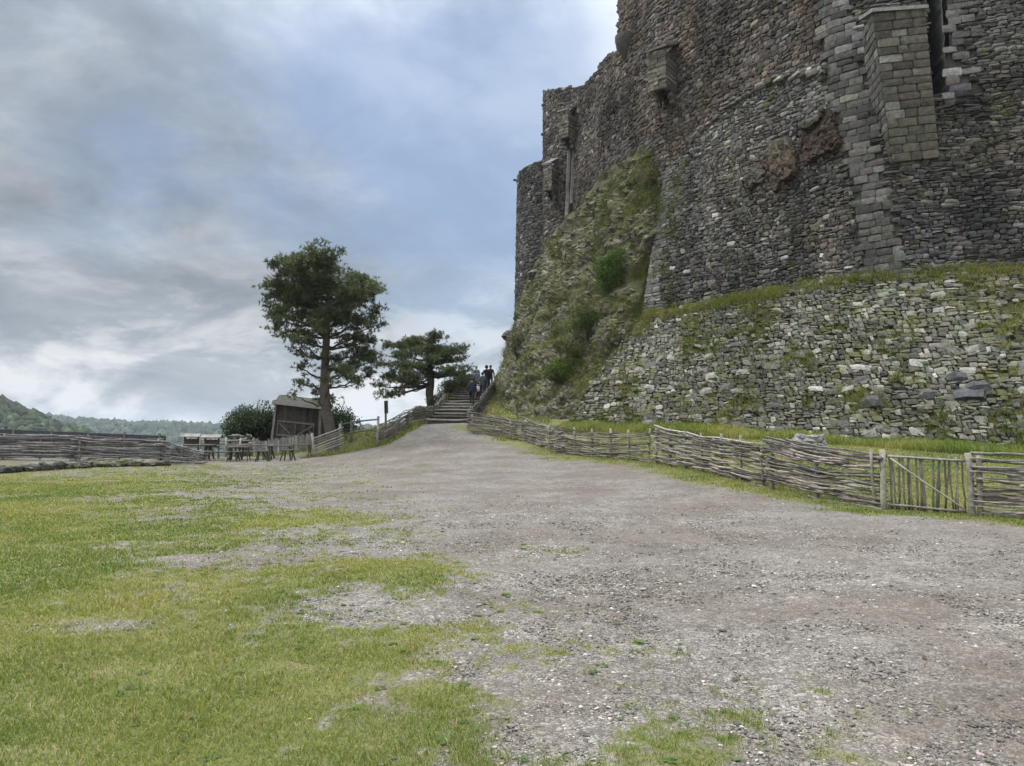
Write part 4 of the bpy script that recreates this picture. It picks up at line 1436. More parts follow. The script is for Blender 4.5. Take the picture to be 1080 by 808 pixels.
def wattle(line, height, label, nrod=24, posts=None, rad=0.022, sag=0.06, tilt=0.0, gap=0.15, group='woven branch fence panels', base=(0.215, 0.192, 0.165), lean=0.0, messy=0.0, hend=None, stray=0.15, name='wattle_fence', spread=1.0):
    """hurdle woven of long rods round upright stakes, along a ground line of (x, y) points"""
    line = np.array(line, float)
    seg = np.concatenate([[0], np.cumsum(np.linalg.norm(np.diff(line, axis=0), axis=1))])
    L = seg[-1]
    at = lambda s: np.stack([np.interp(s, seg, line[:, 0]), np.interp(s, seg, line[:, 1])], -1)
    o2 = at(np.array([L / 2]))[0]
    org = np.array([o2[0], o2[1], Hz(*o2)])
    root = thing(name, label, 'fence', org, 0, group)
    nrod = int(nrod * 1.75)
    posts = posts if posts is not None else list(np.linspace(0.12, L - 0.12, max(3, int(L / 1.15) + 1)))
    hend = hend or height
    for i, s in enumerate(posts):
        p = at(np.array([s]))[0]
        z = Hz(*p)
        hh = (height + (hend - height) * s / L) * rng.uniform(0.93, 1.05)
        tl = rng.normal(0, 0.03, 2)
        b = np.array([p[0], p[1], z - 0.15]) - org
        tpt = b + np.array([tl[0] + lean, tl[1], hh + 0.15])
        t_ = np.linspace(0, 1, 5)[:, None]
        r_ = rng.uniform(0.035, 0.055)
        m = MB()
        m.tubes((b + (tpt - b) * t_)[None], np.array([[r_ * 1.1, r_, r_, r_ * 0.95, r_ * 0.8]]), 7, wood_cols(1, np.array(base) * 0.95)[0], 0, True, 0.12)
        m.build('stake', [M_WOOD], root)
    n = 22
    m = MB()
    pts = np.zeros((nrod, n, 3))
    rr = np.zeros((nrod, n))
    for k in range(nrod):
        a, b = 0.0, L
        if rng.random() < 0.4:
            a = rng.uniform(0, 0.45) * L
        elif rng.random() < 0.4:
            b = L - rng.uniform(0, 0.45) * L
        a -= rng.uniform(0, stray)
        b += rng.uniform(0, stray)
        s = np.linspace(a, b, n)
        sc = np.clip(s, 0, L)
        p = at(sc)
        over = (s - sc)[:, None]
        dirv = at(np.clip(sc + 0.05, 0, L)) - at(np.clip(sc - 0.05, 0, L))
        dirv /= np.linalg.norm(dirv, axis=1, keepdims=True)
        p = p + dirv * over
        nv = np.stack([-dirv[:, 1], dirv[:, 0]], 1)
        ph = 0 if k % 2 else math.pi
        pitch = L / max(1, len(posts) - 1)
        wv = 0.045 * np.sin(s / pitch * math.pi + ph + math.pi / 2) + rng.normal(0, 0.008, n)
        wv = wv + np.where((s < 0) | (s > L), rng.normal(0, 0.05), 0)
        p = p + nv * wv[:, None]
        hh = height + (hend - height) * sc / L
        f = ((k + 0.5) / nrod) ** spread
        zz = hh * (0.03 + 0.95 * f)
        zz = zz + rng.normal(0, 0.02) - sag * f * np.sin(np.pi * np.clip(sc / L, 0, 1)) * rng.uniform(0.3, 1.4)
        zz = zz + (s - L / 2) / L * rng.normal(tilt, 0.04 + 0.12 * messy) + np.cumsum(rng.normal(0, 0.009, n))
        gz = H(p[:, 0], p[:, 1])
        pts[k] = np.concatenate([p, (gz + zz)[:, None]], 1) - org
        pts[k][:, 0] += lean * f
        r0 = rad * rng.uniform(0.6, 1.35)
        rr[k] = np.linspace(r0 * 1.15, r0 * 0.6, n) if k % 2 else np.linspace(r0 * 0.6, r0 * 1.15, n)
    m.tubes(pts, rr, 6, wood_cols(nrod, np.array(base) * 0.85, 0.42), 0, True, 0.4)
    m.build('woven_rods', [M_WOOD], root)
    return root


g = lambda px, Y: ((px - 540) / F * Y, Y)
# right-hand run, from the edge of the picture to the stairs
wattle([g(1022, 13.72), g(1080, 13.2), g(1230, 12.2)], 1.13, 'straight rod wattle panel right of the picket gate', 22, None, 0.024, 0.02, 0.0, base=(0.24, 0.215, 0.19), stray=0.05)
wattle([g(926, 14.55), g(870, 15.6), g(808, 17.2)], 1.12, 'thick wattle panel left of the picket gate, before the boulder', 27, None, 0.025, 0.10, 0.05, hend=1.22)
wattle([g(806, 17.5), g(750, 20.5), g(690, 24.6)], 1.10, 'long wattle panel before the tall grass, bristling at its left end', 28, None, 0.026, 0.10, 0.10, hend=1.2, messy=0.5)
wattle([g(686, 25.0), g(640, 27.6), g(588, 30.8)], 1.12, 'open wattle panel with wide gaps between its upper rods', 22, None, 0.022, 0.22, 0.0, hend=1.1, messy=0.4, spread=1.35)
wattle([g(592, 30.6), g(572, 32.6), g(553, 35.0)], 1.0, 'tangled wattle panel with long loose rods sticking up', 26, None, 0.022, 0.05, -0.25, messy=1.2, stray=0.7, hend=1.15)
wattle([g(556, 34.9), g(530, 36.6), g(497, 37.6)], 0.95, 'dense low wattle panel at the foot of the crag', 26, None, 0.02, 0.03, 0.0, hend=1.05, stray=0.3)


# gate
def gate():
    A, B = np.array([*g(932, 14.45), 0]), np.array([*g(1019, 13.75), 0])
    A[2], B[2] = Hz(*A[:2]), Hz(*B[:2])
    root = thing('picket_gate', 'rustic gate of thin upright sticks with a diagonal brace', 'gate', A)
    d = B - A
    L = np.linalg.norm(d[:2])
    u = d / L
    W = lambda s, z: u * s + np.array([0, 0, z])
    t5 = np.linspace(0, 1, 5)[:, None]
    def stick(a, b, r, name, colb=(0.27, 0.25, 0.22)):
        m = MB()
        pp = a + (b - a) * t5
        pp[1:-1] += rng.normal(0, 0.008, (3, 3))
        m.tubes(pp[None], np.full((1, 5), r), 7, wood_cols(1, colb, 0.2)[0], 0, True, 0.15)
        m.build(name, [M_WOOD], root)
    stick(W(-0.06, -0.2), W(-0.05, 1.16), 0.055, 'post', (0.25, 0.225, 0.195))
    stick(W(L + 0.05, -0.2), W(L + 0.0, 1.14), 0.055, 'post', (0.25, 0.225, 0.195))
    stick(W(0.03, 1.03), W(L - 0.05, 0.99), 0.024, 'rail')
    stick(W(0.03, 0.10), W(L - 0.05, 0.06), 0.024, 'rail')
    off = np.array([0, -0.05, 0])
    stick(W(0.06, 1.0) + off, W(L - 0.08, 0.07) + off, 0.017, 'brace', (0.26, 0.235, 0.19))
    for i, s in enumerate(np.linspace(0.08, L - 0.08, 20)):
        s += rng.normal(0, 0.02)
        stick(W(s, 0.02) - off * 0.9, W(s + rng.normal(0, 0.04), rng.uniform(1.0, 1.08)) - off * 0.9, rng.uniform(0.014, 0.022), 'picket', (0.16, 0.145, 0.115))


gate()

# left-hand run along the lawn
wattle([g(-120, 28.0), g(-20, 28.6), g(86, 29.4)], 1.05, 'long grey wattle panel at the left edge behind the stone kerb', 19, None, 0.03, 0.05, 0.0, base=(0.21, 0.192, 0.18), stray=0.1)
wattle([g(82, 29.3), g(130, 29.8), g(172, 30.4)], 1.03, 'grey wattle panel behind the kerb with a pale middle stake', 19, None, 0.028, 0.05, 0.0, base=(0.20, 0.182, 0.17), stray=0.25, messy=0.4)
wattle([g(168, 30.4), g(193, 30.8), g(216, 31.2)], 1.0, 'last wattle panel sloping down beside the trestle tables', 15, None, 0.03, 0.05, 0.0, base=(0.21, 0.192, 0.18), hend=0.6, stray=0.2, messy=0.5)
# wattle up the left of the stairs
lf = [g(398, 36.0), g(415, 37.6), g(432, 39.6), g(446, 42.0)]
wattle(lf[:3], 1.05, 'woven fence left of the path beginning at a tall stake', 24, None, 0.022, 0.02, 0.0, base=(0.20, 0.18, 0.155), hend=0.95)
sd = STB - STA
st_pt = lambda t, off: (STA[0] + sd[0] * t + off, STA[1] + sd[1] * t)
wattle([g(430, 39.4), st_pt(0.16, -1.28), st_pt(0.45, -1.26)], 0.95, 'dark woven fence climbing along the left of the stairs', 22, None, 0.022, 0.02, 0.0, base=(0.15, 0.135, 0.115))
wattle([st_pt(0.45, -1.26), st_pt(0.75, -1.25), st_pt(1.0, -1.25)], 0.9, 'dark woven fence at the top left of the stairs', 20, None, 0.022, 0.02, 0.0, base=(0.15, 0.135, 0.115))
wattle([st_pt(0.03, 1.32), st_pt(0.4, 1.32), st_pt(0.7, 1.32)], 0.95, 'dark woven fence climbing along the right of the stairs', 24, None, 0.022, 0.02, 0.0, base=(0.13, 0.12, 0.105))
wattle([st_pt(0.68, 1.32), st_pt(0.85, 1.32), st_pt(1.02, 1.32)], 0.95, 'dark woven fence at the top right of the stairs', 22, None, 0.022, 0.02, 0.0, base=(0.13, 0.12, 0.105))


# dark board fence behind the left wattle
def board_fence():
    A, B = np.array([*g(-160, 33.0)]), np.array([*g(176, 36.5)])
    root = thing('board_fence', 'low dark board fence behind the left wattle panels', 'fence', (*A, Hz(*A)))
    org = np.array([*A, Hz(*A)])
    m = MB()
    d = B - A
    ztop0, ztop1 = P(-160, 446, 33.0)[2], P(176, 459.5, 36.5)[2]
    for k in range(6):
        za, zb = ztop0 - 0.12 - 0.24 * k, ztop1 - 0.12 - 0.24 * k
        m.beam(np.array([*A, za]) - org, np.array([*B, zb]) - org, 0.04, 0.22, np.array((0.055, 0.057, 0.062)) * rng.uniform(0.8, 1.2))
    m.build('boards', [M_WOOD], root)
    for t_ in np.linspace(0.02, 0.98, 9):
        p = A + d * t_
        zt = ztop0 + (ztop1 - ztop0) * t_
        m = MB()
        m.beam(np.array([p[0], p[1] - 0.06, Hz(*p) - 0.2]) - org, np.array([p[0], p[1] - 0.06, zt + 0.10]) - org, 0.09, 0.09, (0.13, 0.125, 0.12))
        m.build('post', [M_WOOD], root)


board_fence()

# kerb of rough stones along the lawn
root = thing('stone_kerb', 'low kerb of rough mossy stones along the left lawn edge', 'kerb', P(80, 495, 27))
mb = MB()
ka, kb = np.array(gpx(-120, 503)[:2]), np.array(gpx(178, 491)[:2])
n = 74
for i in range(n):
    t_ = (i + rng.uniform(-0.3, 0.3)) / n
    p = ka + (kb - ka) * t_
    hs = rng.uniform(0.24, 0.46) * (1.1 - 0.45 * t_)
    b = rock((rng.uniform(0.3, 0.7), rng.uniform(0.4, 0.6), hs), i * 1.7, (p[0], p[1] + rng.uniform(-0.05, 0.15), Hz(*p) + hs * 0.32), None, greys(1, (0.085, 0.079, 0.069), 0.38, 0.03, 0.0)[0], 8, 0.3)
    for (f, mt, sm), v, c in zip(b.F, b.V, b.C):
        mb.add(v - np.array(root.location), f, c)
mb.build('kerb_stones', [M_KERB], root)


# ------------------------------------------------------------------ trestle tables, benches, stools
def table(L=1.9, W=0.7, h=0.72):
    root = thing('trestle_table', 'x', 'table')
    m = MB()
    for k in range(3):
        m.box((L + rng.uniform(-0.04, 0.04), W / 3 - 0.012, 0.05), (0, (k - 1) * W / 3, h - 0.025), 0, wood_cols(1, (0.115, 0.107, 0.09), 0.1)[0], 0, None, 0.008)
    m.build('tabletop', [M_MWOOD], root)
    for sx in (-1, 1):
        for sy in (-1, 1):
            m = MB()
            m.beam((sx * (L / 2 - 0.12), sy * (W / 2 - 0.02), 0), (sx * (L / 2 - 0.25), sy * (W / 2 - 0.18), h - 0.05), 0.07, 0.07, (0.07, 0.075, 0.055))
            m.build('leg', [M_MWOOD], root)
        m = MB()
        m.beam((sx * (L / 2 - 0.19), -W / 2 + 0.1, 0.35), (sx * (L / 2 - 0.19), W / 2 - 0.1, 0.35), 0.05, 0.07, (0.07, 0.075, 0.055))
        m.build('crossbar', [M_MWOOD], root)
    return root


def bench(L=1.9, W=0.3, h=0.45):
    root = thing('bench', 'x', 'bench')
    m = MB()
    m.box((L, W, 0.055), (0, 0, h - 0.027), 0, (0.17, 0.165, 0.14), 0, None, 0.01)
    m.build('seat', [M_MWOOD], root)
    for sx in (-1, 1):
        for sy in (-1, 1):
            m = MB()
            m.beam((sx * (L / 2 - 0.1), sy * (W / 2 + 0.04), 0), (sx * (L / 2 - 0.2), sy * (W / 2 - 0.07), h - 0.05), 0.055, 0.055, (0.07, 0.075, 0.055))
            m.build('leg', [M_MWOOD], root)
    return root


def stool(W=0.5, h=0.5):
    root = thing('stool', 'x', 'stool')
    m = MB()
    m.box((W, 0.34, 0.06), (0, 0, h - 0.03), 0, (0.085, 0.09, 0.07), 0, None, 0.01)
    m.build('seat', [M_MWOOD], root)
    for sx in (-1, 1):
        for sy in (-1, 1):
            m = MB()
            m.beam((sx * (W / 2 + 0.02), sy * 0.2, 0), (sx * (W / 2 - 0.09), sy * 0.1, h - 0.05), 0.055, 0.055, (0.06, 0.062, 0.05))
            m.build('leg', [M_MWOOD], root)
    return root


def place(proto, first, px, Y, rz, label, group):
    o = proto if first else copy_tree(proto)
    o.location = on_ground(px, Y)
    o.rotation_euler = (0, 0, rz)
    tag(o, label, o['category'], group)
    return o


tb, bn, stl = table(), bench(), stool()
for i, (px, Y, rz, lab) in enumerate([
        (206, 35.6, 0.06, 'mossy trestle table nearest the left wattle fence'),
        (236, 36.2, -0.05, 'mossy trestle table behind the long bench'),
        (253, 34.2, 0.10, 'dark trestle table standing alone at the gravel edge'),
        (271, 37.4, 0.0, 'trestle table before the bushes, behind the stool'),
        (297, 34.3, 0.15, 'dark trestle table before the picket fence'),
        (318, 36.0, 0.05, 'small looking table nearest the leaning hurdle')]):
    o = place(tb, i == 0, px, Y, rz, lab, 'mossy trestle tables')
    if i in (2, 4, 5):
        o.scale = (0.55, 0.8, 0.97)
for i, (px, Y, rz, lab) in enumerate([
        (201, 33.6, 0.08, 'pale topped bench beside the end of the left fence'),
        (234, 34.9, -0.04, 'long bench before the back trestle table'),
        (262, 36.6, 0.05, 'bench half hidden behind the lone table')]):
    place(bn, i == 0, px, Y, rz, lab, 'rustic benches')
for i, (px, Y, rz, lab) in enumerate([
        (278, 33.4, 0.1, 'square stool nearest the viewer at the gravel edge'),
        (304.5, 33.5, -0.2, 'stool in front of the picket fence by the dark table')]):
    place(stl, i == 0, px, Y, rz, lab, 'rustic stools')


def lid_stand(px, Y, lab):
    """low post stand with a small pitched board roof"""
    root = thing('roofed_stand', lab, 'stand', on_ground(px, Y), 0.1, 'little roofed wooden stands')
    for sx in (-1, 1):
        m = MB()
        m.beam((sx * 0.34, 0, -0.1), (sx * 0.34, 0, 1.12), 0.08, 0.08, (0.10, 0.10, 0.085))
        m.build('post', [M_MWOOD], root)
    m = MB()
    for sy in (-1, 1):
        m.beam((-0.5, sy * 0.2, 1.13), (0.5, sy * 0.2, 1.13), 0.34, 0.035, (0.20, 0.19, 0.17), up=(0, sy * 0.5, 1))
    m.build('roof', [M_WOOD], root)
    m = MB()
    m.box((0.6, 0.05, 0.4), (0, 0, 0.75), 0, (0.09, 0.085, 0.075))
    m.build('board', [M_WOOD], root)


lid_stand(203, 38.5, 'little roofed wooden stand behind the left trestle table')
lid_stand(224.5, 38.0, 'little roofed wooden stand nearer the bushes')


# ------------------------------------------------------------------ leaning shed
def shed():
    base = on_ground(317.5, 42.5)
    root = thing('shed', 'small leaning plank shed with braced double door and mossy roof', 'shed', base)
    W, D, h = 2.45, 1.9, 2.62
    lean = 0.0
    K = np.array([[1, 0, -0.02], [0, 1, 0.05], [0, 0, 1]])
    dark = (0.066, 0.055, 0.047)
    m = MB()
    for face in range(4):
        n = 13 if face % 2 == 0 else 10
        wd = (W if face % 2 == 0 else D) / n
        for k in range(n):
            o = -(W if face % 2 == 0 else D) / 2 + wd * (k + 0.5)
            c = wood_cols(1, dark, 0.22)[0]
            zc = h / 2
            if face == 0:
                m.box((wd - 0.012, 0.04, h), (o, -D / 2 + rng.normal(0, 0.004), zc), 0, c, 0, None, 0.008)
            elif face == 2:
                m.box((wd - 0.012, 0.04, h), (o, D / 2, zc), 0, c, 0, None, 0.008)
            else:
                m.box((0.04, wd - 0.012, h), ((-1 if face == 1 else 1) * W / 2, o, zc), 0, c, 0, None, 0.008)
    m.V = [v @ K.T for v in m.V]
    m.build('wall', [M_WOOD], root)
    for sx in (-1, 1):
        for sy in (-1, 1):
            m = MB()
            m.beam((sx * (W / 2 + 0.04 + (0.1 if sx < 0 else 0.12)), sy * (D / 2 + 0.03), -0.1), (sx * (W / 2 + 0.03), sy * (D / 2 + 0.03), h), 0.13, 0.13, (0.19, 0.175, 0.16))
            m.V = [v @ K.T for v in m.V]
            m.build('corner_post', [M_WOOD], root)
    # braced shutter
    m = MB()
    y = -D / 2 - 0.05
    z0, z1 = 0.95, 1.72
    cl = (0.15, 0.14, 0.13)
    m.beam((-W / 2 + 0.12, y, z0), (W / 2 - 0.2, y, z0 - 0.05), 0.05, 0.11, cl)
    m.beam((-W / 2 + 0.12, y, z1), (W / 2 - 0.2, y, z1 - 0.05), 0.05, 0.11, cl)
    for x in (-W / 2 + 0.16, -0.05, W / 2 - 0.24):
        m.beam((x, y - 0.004, z0 + 0.06), (x, y - 0.004, z1 - 0.07), 0.05, 0.09, cl)
    m.beam((-W / 2 + 0.22, y - 0.008, z1 - 0.1), (-0.32, y - 0.008, z0 + 0.08), 0.05, 0.08, cl)
    m.beam((0.10, y - 0.008, z0 + 0.08), (W / 2 - 0.30, y - 0.008, z1 - 0.12), 0.05, 0.08, cl)
    m.V = [v @ K.T for v in m.V]
    m.build('shutter', [M_WOOD], root)
    # roof of lapped boards, mossy along the top
    m = MB()
    sl = 0.6 / (D / 2 + 0.3)
    for sy in (-1, 1):
        for k in range(6):
            t0, t1 = k / 6, (k + 1) / 6
            ya, yb = sy * (D / 2 + 0.32) * (1 - t0), sy * (D / 2 + 0.32) * (1 - t1)
            za, zb = h + 0.02 + 0.42 * t0, h + 0.02 + 0.42 * t1
            mid = ((ya + yb) / 2, (za + zb) / 2 + 0.02 * (k % 2))
            m.beam((-W / 2 - 0.18 + rng.normal(0, 0.03), mid[0], mid[1] + 0.03), (W / 2 + 0.16 + rng.normal(0, 0.03), mid[0], mid[1] - 0.06), 0.30, 0.035, wood_cols(1, (0.085, 0.077, 0.067), 0.2)[0], up=(0, sy * 0.5, 1))
    m.V = [v @ K.T for v in m.V]
    rf = m.build('roof', [M_WOOD], root)
    m = MB()
    n = 2200
    xx = rng.uniform(-W / 2 - 0.1, W / 2 - 0.2, n)
    keep = rng.random(n) < sstep(0.3, 0.6, fbm(np.stack([xx * 1.2, xx * 0], -1), 2) + 0.1)
    xx = xx[keep]
    n = len(xx)
    bp = np.stack([xx, rng.normal(0.0, 0.12, n), np.full(n, h + 0.40)], -1) @ K.T
    blades(m, bp, rng.uniform(0.06, 0.22, n), rng.uniform(0.015, 0.03, n), rng.uniform(0.2, 1.0, n), np.tile((0.06, 0.075, 0.03), (n, 1)) * rng.uniform(0.6, 1.3, (n, 1)))
    m.build('roof_moss', [M_GRASS], rf)
    root.rotation_euler = (R(2), R(4.5), R(-2))


shed()

# vertical paling fence in front of the shed
A, B = np.array(g(268, 40.0)), np.array(g(331, 39.6))
root = thing('paling_fence', 'close paling fence of split boards in front of the shed', 'fence', (*A, Hz(*A)))
org = np.array([*A, Hz(*A)])
m = MB()
n = 34
for i in range(n):
    p = A + (B - A) * (i + 0.5) / n
    z = Hz(*p)
    hh = rng.uniform(0.78, 0.92) * (1 if i > 2 else 1.05)
    m.beam(np.array([p[0], p[1], z - 0.05]) - org, np.array([p[0] + rng.normal(0, 0.012), p[1], z + hh]) - org, 0.03, 0.082, wood_cols(1, (0.25, 0.235, 0.215), 0.2)[0], up=(1, 0, 0))
m.build('palings', [M_WOOD], root)
m = MB()
for z in (0.22, 0.68):
    m.beam(np.array([*A, Hz(*A) + z]) - org + (0, 0.05, 0), np.array([*B, Hz(*B) + z]) - org + (0, 0.05, 0), 0.05, 0.08, (0.13, 0.12, 0.1))
m.build('rail', [M_WOOD], root)

# rails fence with posts left of the palings
A, B = np.array(g(196, 41.0)), np.array(g(271, 40.4))
root = thing('rail_fence', 'grey horizontal rail fence with posts behind the tables', 'fence', (*A, Hz(*A)))
org = np.array([*A, Hz(*A)])
m = MB()
for z in (0.25, 0.48, 0.70, 0.86):
    m.tubes(np.array([[*(A + (B - A) * t_), Hz(*(A + (B - A) * t_)) + z + rng.normal(0, 0.015)] for t_ in np.linspace(0, 1, 9)])[None] - org, 0.045, 6, wood_cols(1, (0.17, 0.155, 0.14))[0], 0, True, 0.2)
m.build('rails', [M_WOOD], root)
for t_ in (0.04, 0.22, 0.40, 0.58, 0.78, 0.96):
    p = A + (B - A) * t_
    m = MB()
    m.tubes(np.array([[0, 0, -0.1], [0, 0, 0.5], [0.02, 0, rng.uniform(0.98, 1.12)]])[None] + np.array([*p, Hz(*p)]) - org, 0.06, 7, wood_cols(1, (0.24, 0.225, 0.21))[0])
    m.build('post', [M_WOOD], root)


# leaning hurdle beside the big pine
def hurdle():
    A, B = on_ground(333, 35.8), on_ground(360, 36.6)
    root = thing('hurdle', 'tilted hurdle of split rails at the foot of the tall pine', 'fence', A)
    d = B - A
    for k in range(7):
        m = MB()
        a = np.array([-0.05, -0.04, 0.16 + 0.125 * k])
        b = np.array([d[0] + 0.12, d[1], d[2] + 0.52 + 0.125 * k + rng.normal(0, 0.02)])
        t_ = np.linspace(0, 1, 6)[:, None]
        pp = a + (b - a) * t_ + rng.normal(0, 0.008, (6, 3))
        m.tubes(pp[None], 0.036, 6, wood_cols(1, (0.25, 0.23, 0.2))[0], 0, True, 0.2)
        m.build('rail', [M_WOOD], root)
    for p, hh, dx in ((np.array([0, 0, -0.1]), 1.25, -0.16), (d + (0, 0, -0.1), 1.55, -0.06)):
        m = MB()
        t_ = np.linspace(0, 1, 4)[:, None]
        m.tubes((p + np.array([dx, 0, hh]) * t_)[None], 0.065, 7, wood_cols(1, (0.26, 0.24, 0.215))[0], 0, True, 0.1)
        m.build('post', [M_WOOD], root)


hurdle()
# two-rail fence on the bank between pine and wattle
A, B = on_ground(360, 39.0), on_ground(399, 38.2)
root = thing('post_and_rail_fence', 'two rail fence across the green bank right of the pine', 'fence', A)
for z in (0.45, 0.98):
    m = MB()
    m.tubes(np.array([A + (B - A) * t_ + (0, 0, z + 0.05 * math.sin(3 * t_)) - A for t_ in np.linspace(0, 1, 6)])[None], 0.045, 6, (0.16, 0.15, 0.13), 0, True, 0.2)
    m.build('rail', [M_WOOD], root)
for t_ in (0.0, 0.28, 1.0):
    m = MB()
    p = (B - A) * t_
    m.tubes(np.array([p - (0, 0, 0.2), p + (0, 0, 0.5), p + (0.01, 0, 1.15)])[None], 0.065, 7, (0.17, 0.16, 0.14))
    m.build('post', [M_WOOD], root)
# tall corner stake with finger board
A = on_ground(398.5, 35.9)
root = thing('stake_post', 'tall stake where the left woven fence begins', 'post', A)
m = MB()
m.tubes(np.array([[0, 0, -0.2], [0, 0, 0.6], [0.03, 0, 1.25]])[None], 0.06, 7, (0.24, 0.22, 0.2))
m.build('stake', [M_WOOD], root)
A = on_ground(407, 38.5)
root = thing('finger_post', 'short dark wooden finger post behind the left woven fence', 'sign', A)
m = MB()
m.beam((0, 0, -0.2), (0.0, 0, 1.75), 0.10, 0.10, (0.11, 0.11, 0.10))
m.build('post', [M_MWOOD], root)
m = MB()
m.beam((0.03, -0.02, 1.15), (0.01, -0.02, 1.82), 0.06, 0.2, (0.10, 0.105, 0.09), up=(1, 0, 0))
m.build('board', [M_MWOOD], root)

# ------------------------------------------------------------------ stairs
root = thing('staircase', 'long outdoor flight of log and earth steps climbing to the castle', 'stairs', STA)
NS = 17
M_TREAD = earth_mat('trodden earth', (0.15, 0.133, 0.115), (0.19, 0.172, 0.15), (0.10, 0.088, 0.075), 2.0, 12.0)
for i in range(2, NS):
    a = STA + sd * (i / NS)
    L_ = sd[1] / NS
    z = a[2] + sd[2] / NS
    m = MB()
    m.box((2.3, L_ * 1.25, 0.5), np.array([a[0] + 0.03, a[1] + L_ * 0.62 + 0.06, z - 0.26]) - STA, 0, (0.15, 0.14, 0.12), 1, None, 0.02, 0.02)
    t_ = np.linspace(-1.17, 1.17, 9)
    lg = np.stack([t_ + a[0], np.full(9, a[1]) + rng.normal(0, 0.015, 9), np.full(9, z - 0.062) + np.cumsum(rng.normal(0, 0.012, 9))], -1)
    m.tubes((lg - STA)[None], 0.072, 8, wood_cols(1, (0.13, 0.118, 0.102), 0.25)[0], 0, True, 0.12)
    m.build('step', [M_WOOD, M_TREAD], root)
st_z = lambda t: STA[2] + sd[2] / NS * (math.floor(t * NS) + 1) - 0.01

# ------------------------------------------------------------------ trees
def pine(base, trunk, pads, label, scale_y, ntuft, needle=0.22, group='old pines by the stairs', r0=0.3, col=(0.080, 0.095, 0.046), limb_r=0.075, Y=38.0, fat=1.0, dpy=0, extra=0, jmin=5, sq=1.0):
    """trunk: (px,py,radius) list; pads: (px,py,rx,ry) foliage pads seen in the photograph, spread in depth"""
    global rng
    keep_rng, rng = rng, np.random.default_rng(int(Y) + 3)
    root = thing('pine_tree', label, 'tree', base, 0, group)
    base = np.asarray(base)
    k = Y / F
    tp = np.array([P(px, py, Y) for px, py, _ in trunk])
    tr = np.array([r for _, _, r in trunk])
    tt = np.linspace(0, 1, len(tp))
    T = np.linspace(0, 1, 26)
    tp = np.stack([np.interp(T, tt, tp[:, c]) for c in range(3)], 1)
    tr = np.interp(T, tt, tr)
    tp[0, 2] -= 0.25
    tp += np.stack([np.sin(T * 9) * 0.03, np.cos(T * 7) * 0.05, T * 0], 1)
    m = MB()
    m.tubes((tp - base)[None], tr[None], 11, np.array((0.115, 0.098, 0.084)), 0, True, 0.16)
    V, C_ = [], []
    leaf = MB()
    xs = np.array([p[0] for p in pads])
    cx, hw = xs.mean(), (xs.max() - xs.min()) / 2 + 8
    allp = []
    for (px, py, rx, ry) in pads:
        room = math.sqrt(max(0.08, 1 - ((px - cx) / hw) ** 2)) * hw * k * scale_y
        reps = 2 if rx > 12 else 1
        for r_ in range(reps):
            dy = rng.uniform(-room, room) if reps > 1 or abs(px - cx) > 12 else rng.uniform(-room, room) * 0.8
            allp.append((P(cx + (px - cx) * sq, py + dpy, Y) + np.array([0, dy, 0]), rx * k * (0.8 if reps > 1 else 0.95), ry * k * fat))
    for _ in range(extra):
        a_, b_ = allp[rng.integers(len(pads) // 2)][0], allp[rng.integers(len(pads) // 2)][0]
        f_ = rng.random()
        q_ = a_ * f_ + b_ * (1 - f_)
        allp.append((q_, rng.uniform(7, 13) * k, rng.uniform(4, 7) * k * fat))
    tot = sum(r * r for _, r, _ in allp)
    for c, rx, ry in allp:
        # limb from the trunk out to the pad
        j = np.argmin(np.abs(tp[:, 2] - (c[2] - ry * 0.6 - 0.35 * np.hypot(c[0] - tp[12, 0], c[1] - tp[12, 1]) * 0.5)))
        j = max(jmin, min(j, len(tp) - 2))
        s0 = tp[j]
        mid = (s0 + c) / 2 + np.array([0, 0, -0.12 * np.linalg.norm(c - s0)])
        t_ = np.linspace(0, 1, 9)[:, None]
        e = c + np.array([0, 0, -ry * 0.3])
        pp = (1 - t_) ** 2 * s0 + 2 * t_ * (1 - t_) * mid + t_ ** 2 * e
        pp[1:-1] += rng.normal(0, 0.04, (7, 3))
        m.tubes((pp - base)[None], np.linspace(limb_r, 0.025, 9)[None] * rng.uniform(0.7, 1.1), 6, np.array((0.085, 0.07, 0.058)), 0, True, 0.15)
        # twigs inside the pad
        nt = max(5, int(26 * rx))
        d = rng.normal(0, 1, (nt, 3))
        d /= np.linalg.norm(d, axis=1, keepdims=True)
        ends = c + d * np.array([rx, rx, ry]) * rng.uniform(0.5, 0.95, (nt, 1))
        tw = np.stack([np.repeat(e[None], nt, 0), (e + ends) / 2 + (0, 0, -0.03), ends], 1)
        m.tubes(tw - base, np.array([[0.022, 0.015, 0.008]]), 4, np.array((0.075, 0.062, 0.05)), 0, True, 0.0)
        # needle tufts, gathered in clusters
        nT = int(ntuft * rx * rx / tot)
        ncl = max(6, int(nT / 16))
        d = np.clip(rng.normal(0, 0.5, (ncl, 3)), -1.0, 1.0)
        cl = c + d * np.array([rx, rx, ry * 1.15])
        cl[:, 2] -= 0.15 * ry * ((cl[:, 0] - c[0]) ** 2 + (cl[:, 1] - c[1]) ** 2) / rx ** 2
        tone = np.exp(rng.normal(0, 0.25, ncl))
        wch = rng.integers(0, ncl, nT)
        ct = cl[wch] + rng.normal(0, 1, (nT, 3)) * np.array([0.20, 0.20, 0.10])
        V.append(ct)
        C_.append(np.array(col) * tone[wch][:, None] * rng.uniform(0.8, 1.2, (nT, 1)))
    ct, cc = np.concatenate(V), np.concatenate(C_)
    nb = 13
    n = len(ct) * nb
    d = rng.normal(0, 1, (n, 3)) + np.array([0, 0, 0.45])
    d /= np.linalg.norm(d, axis=1, keepdims=True)
    o = np.repeat(ct, nb, 0)
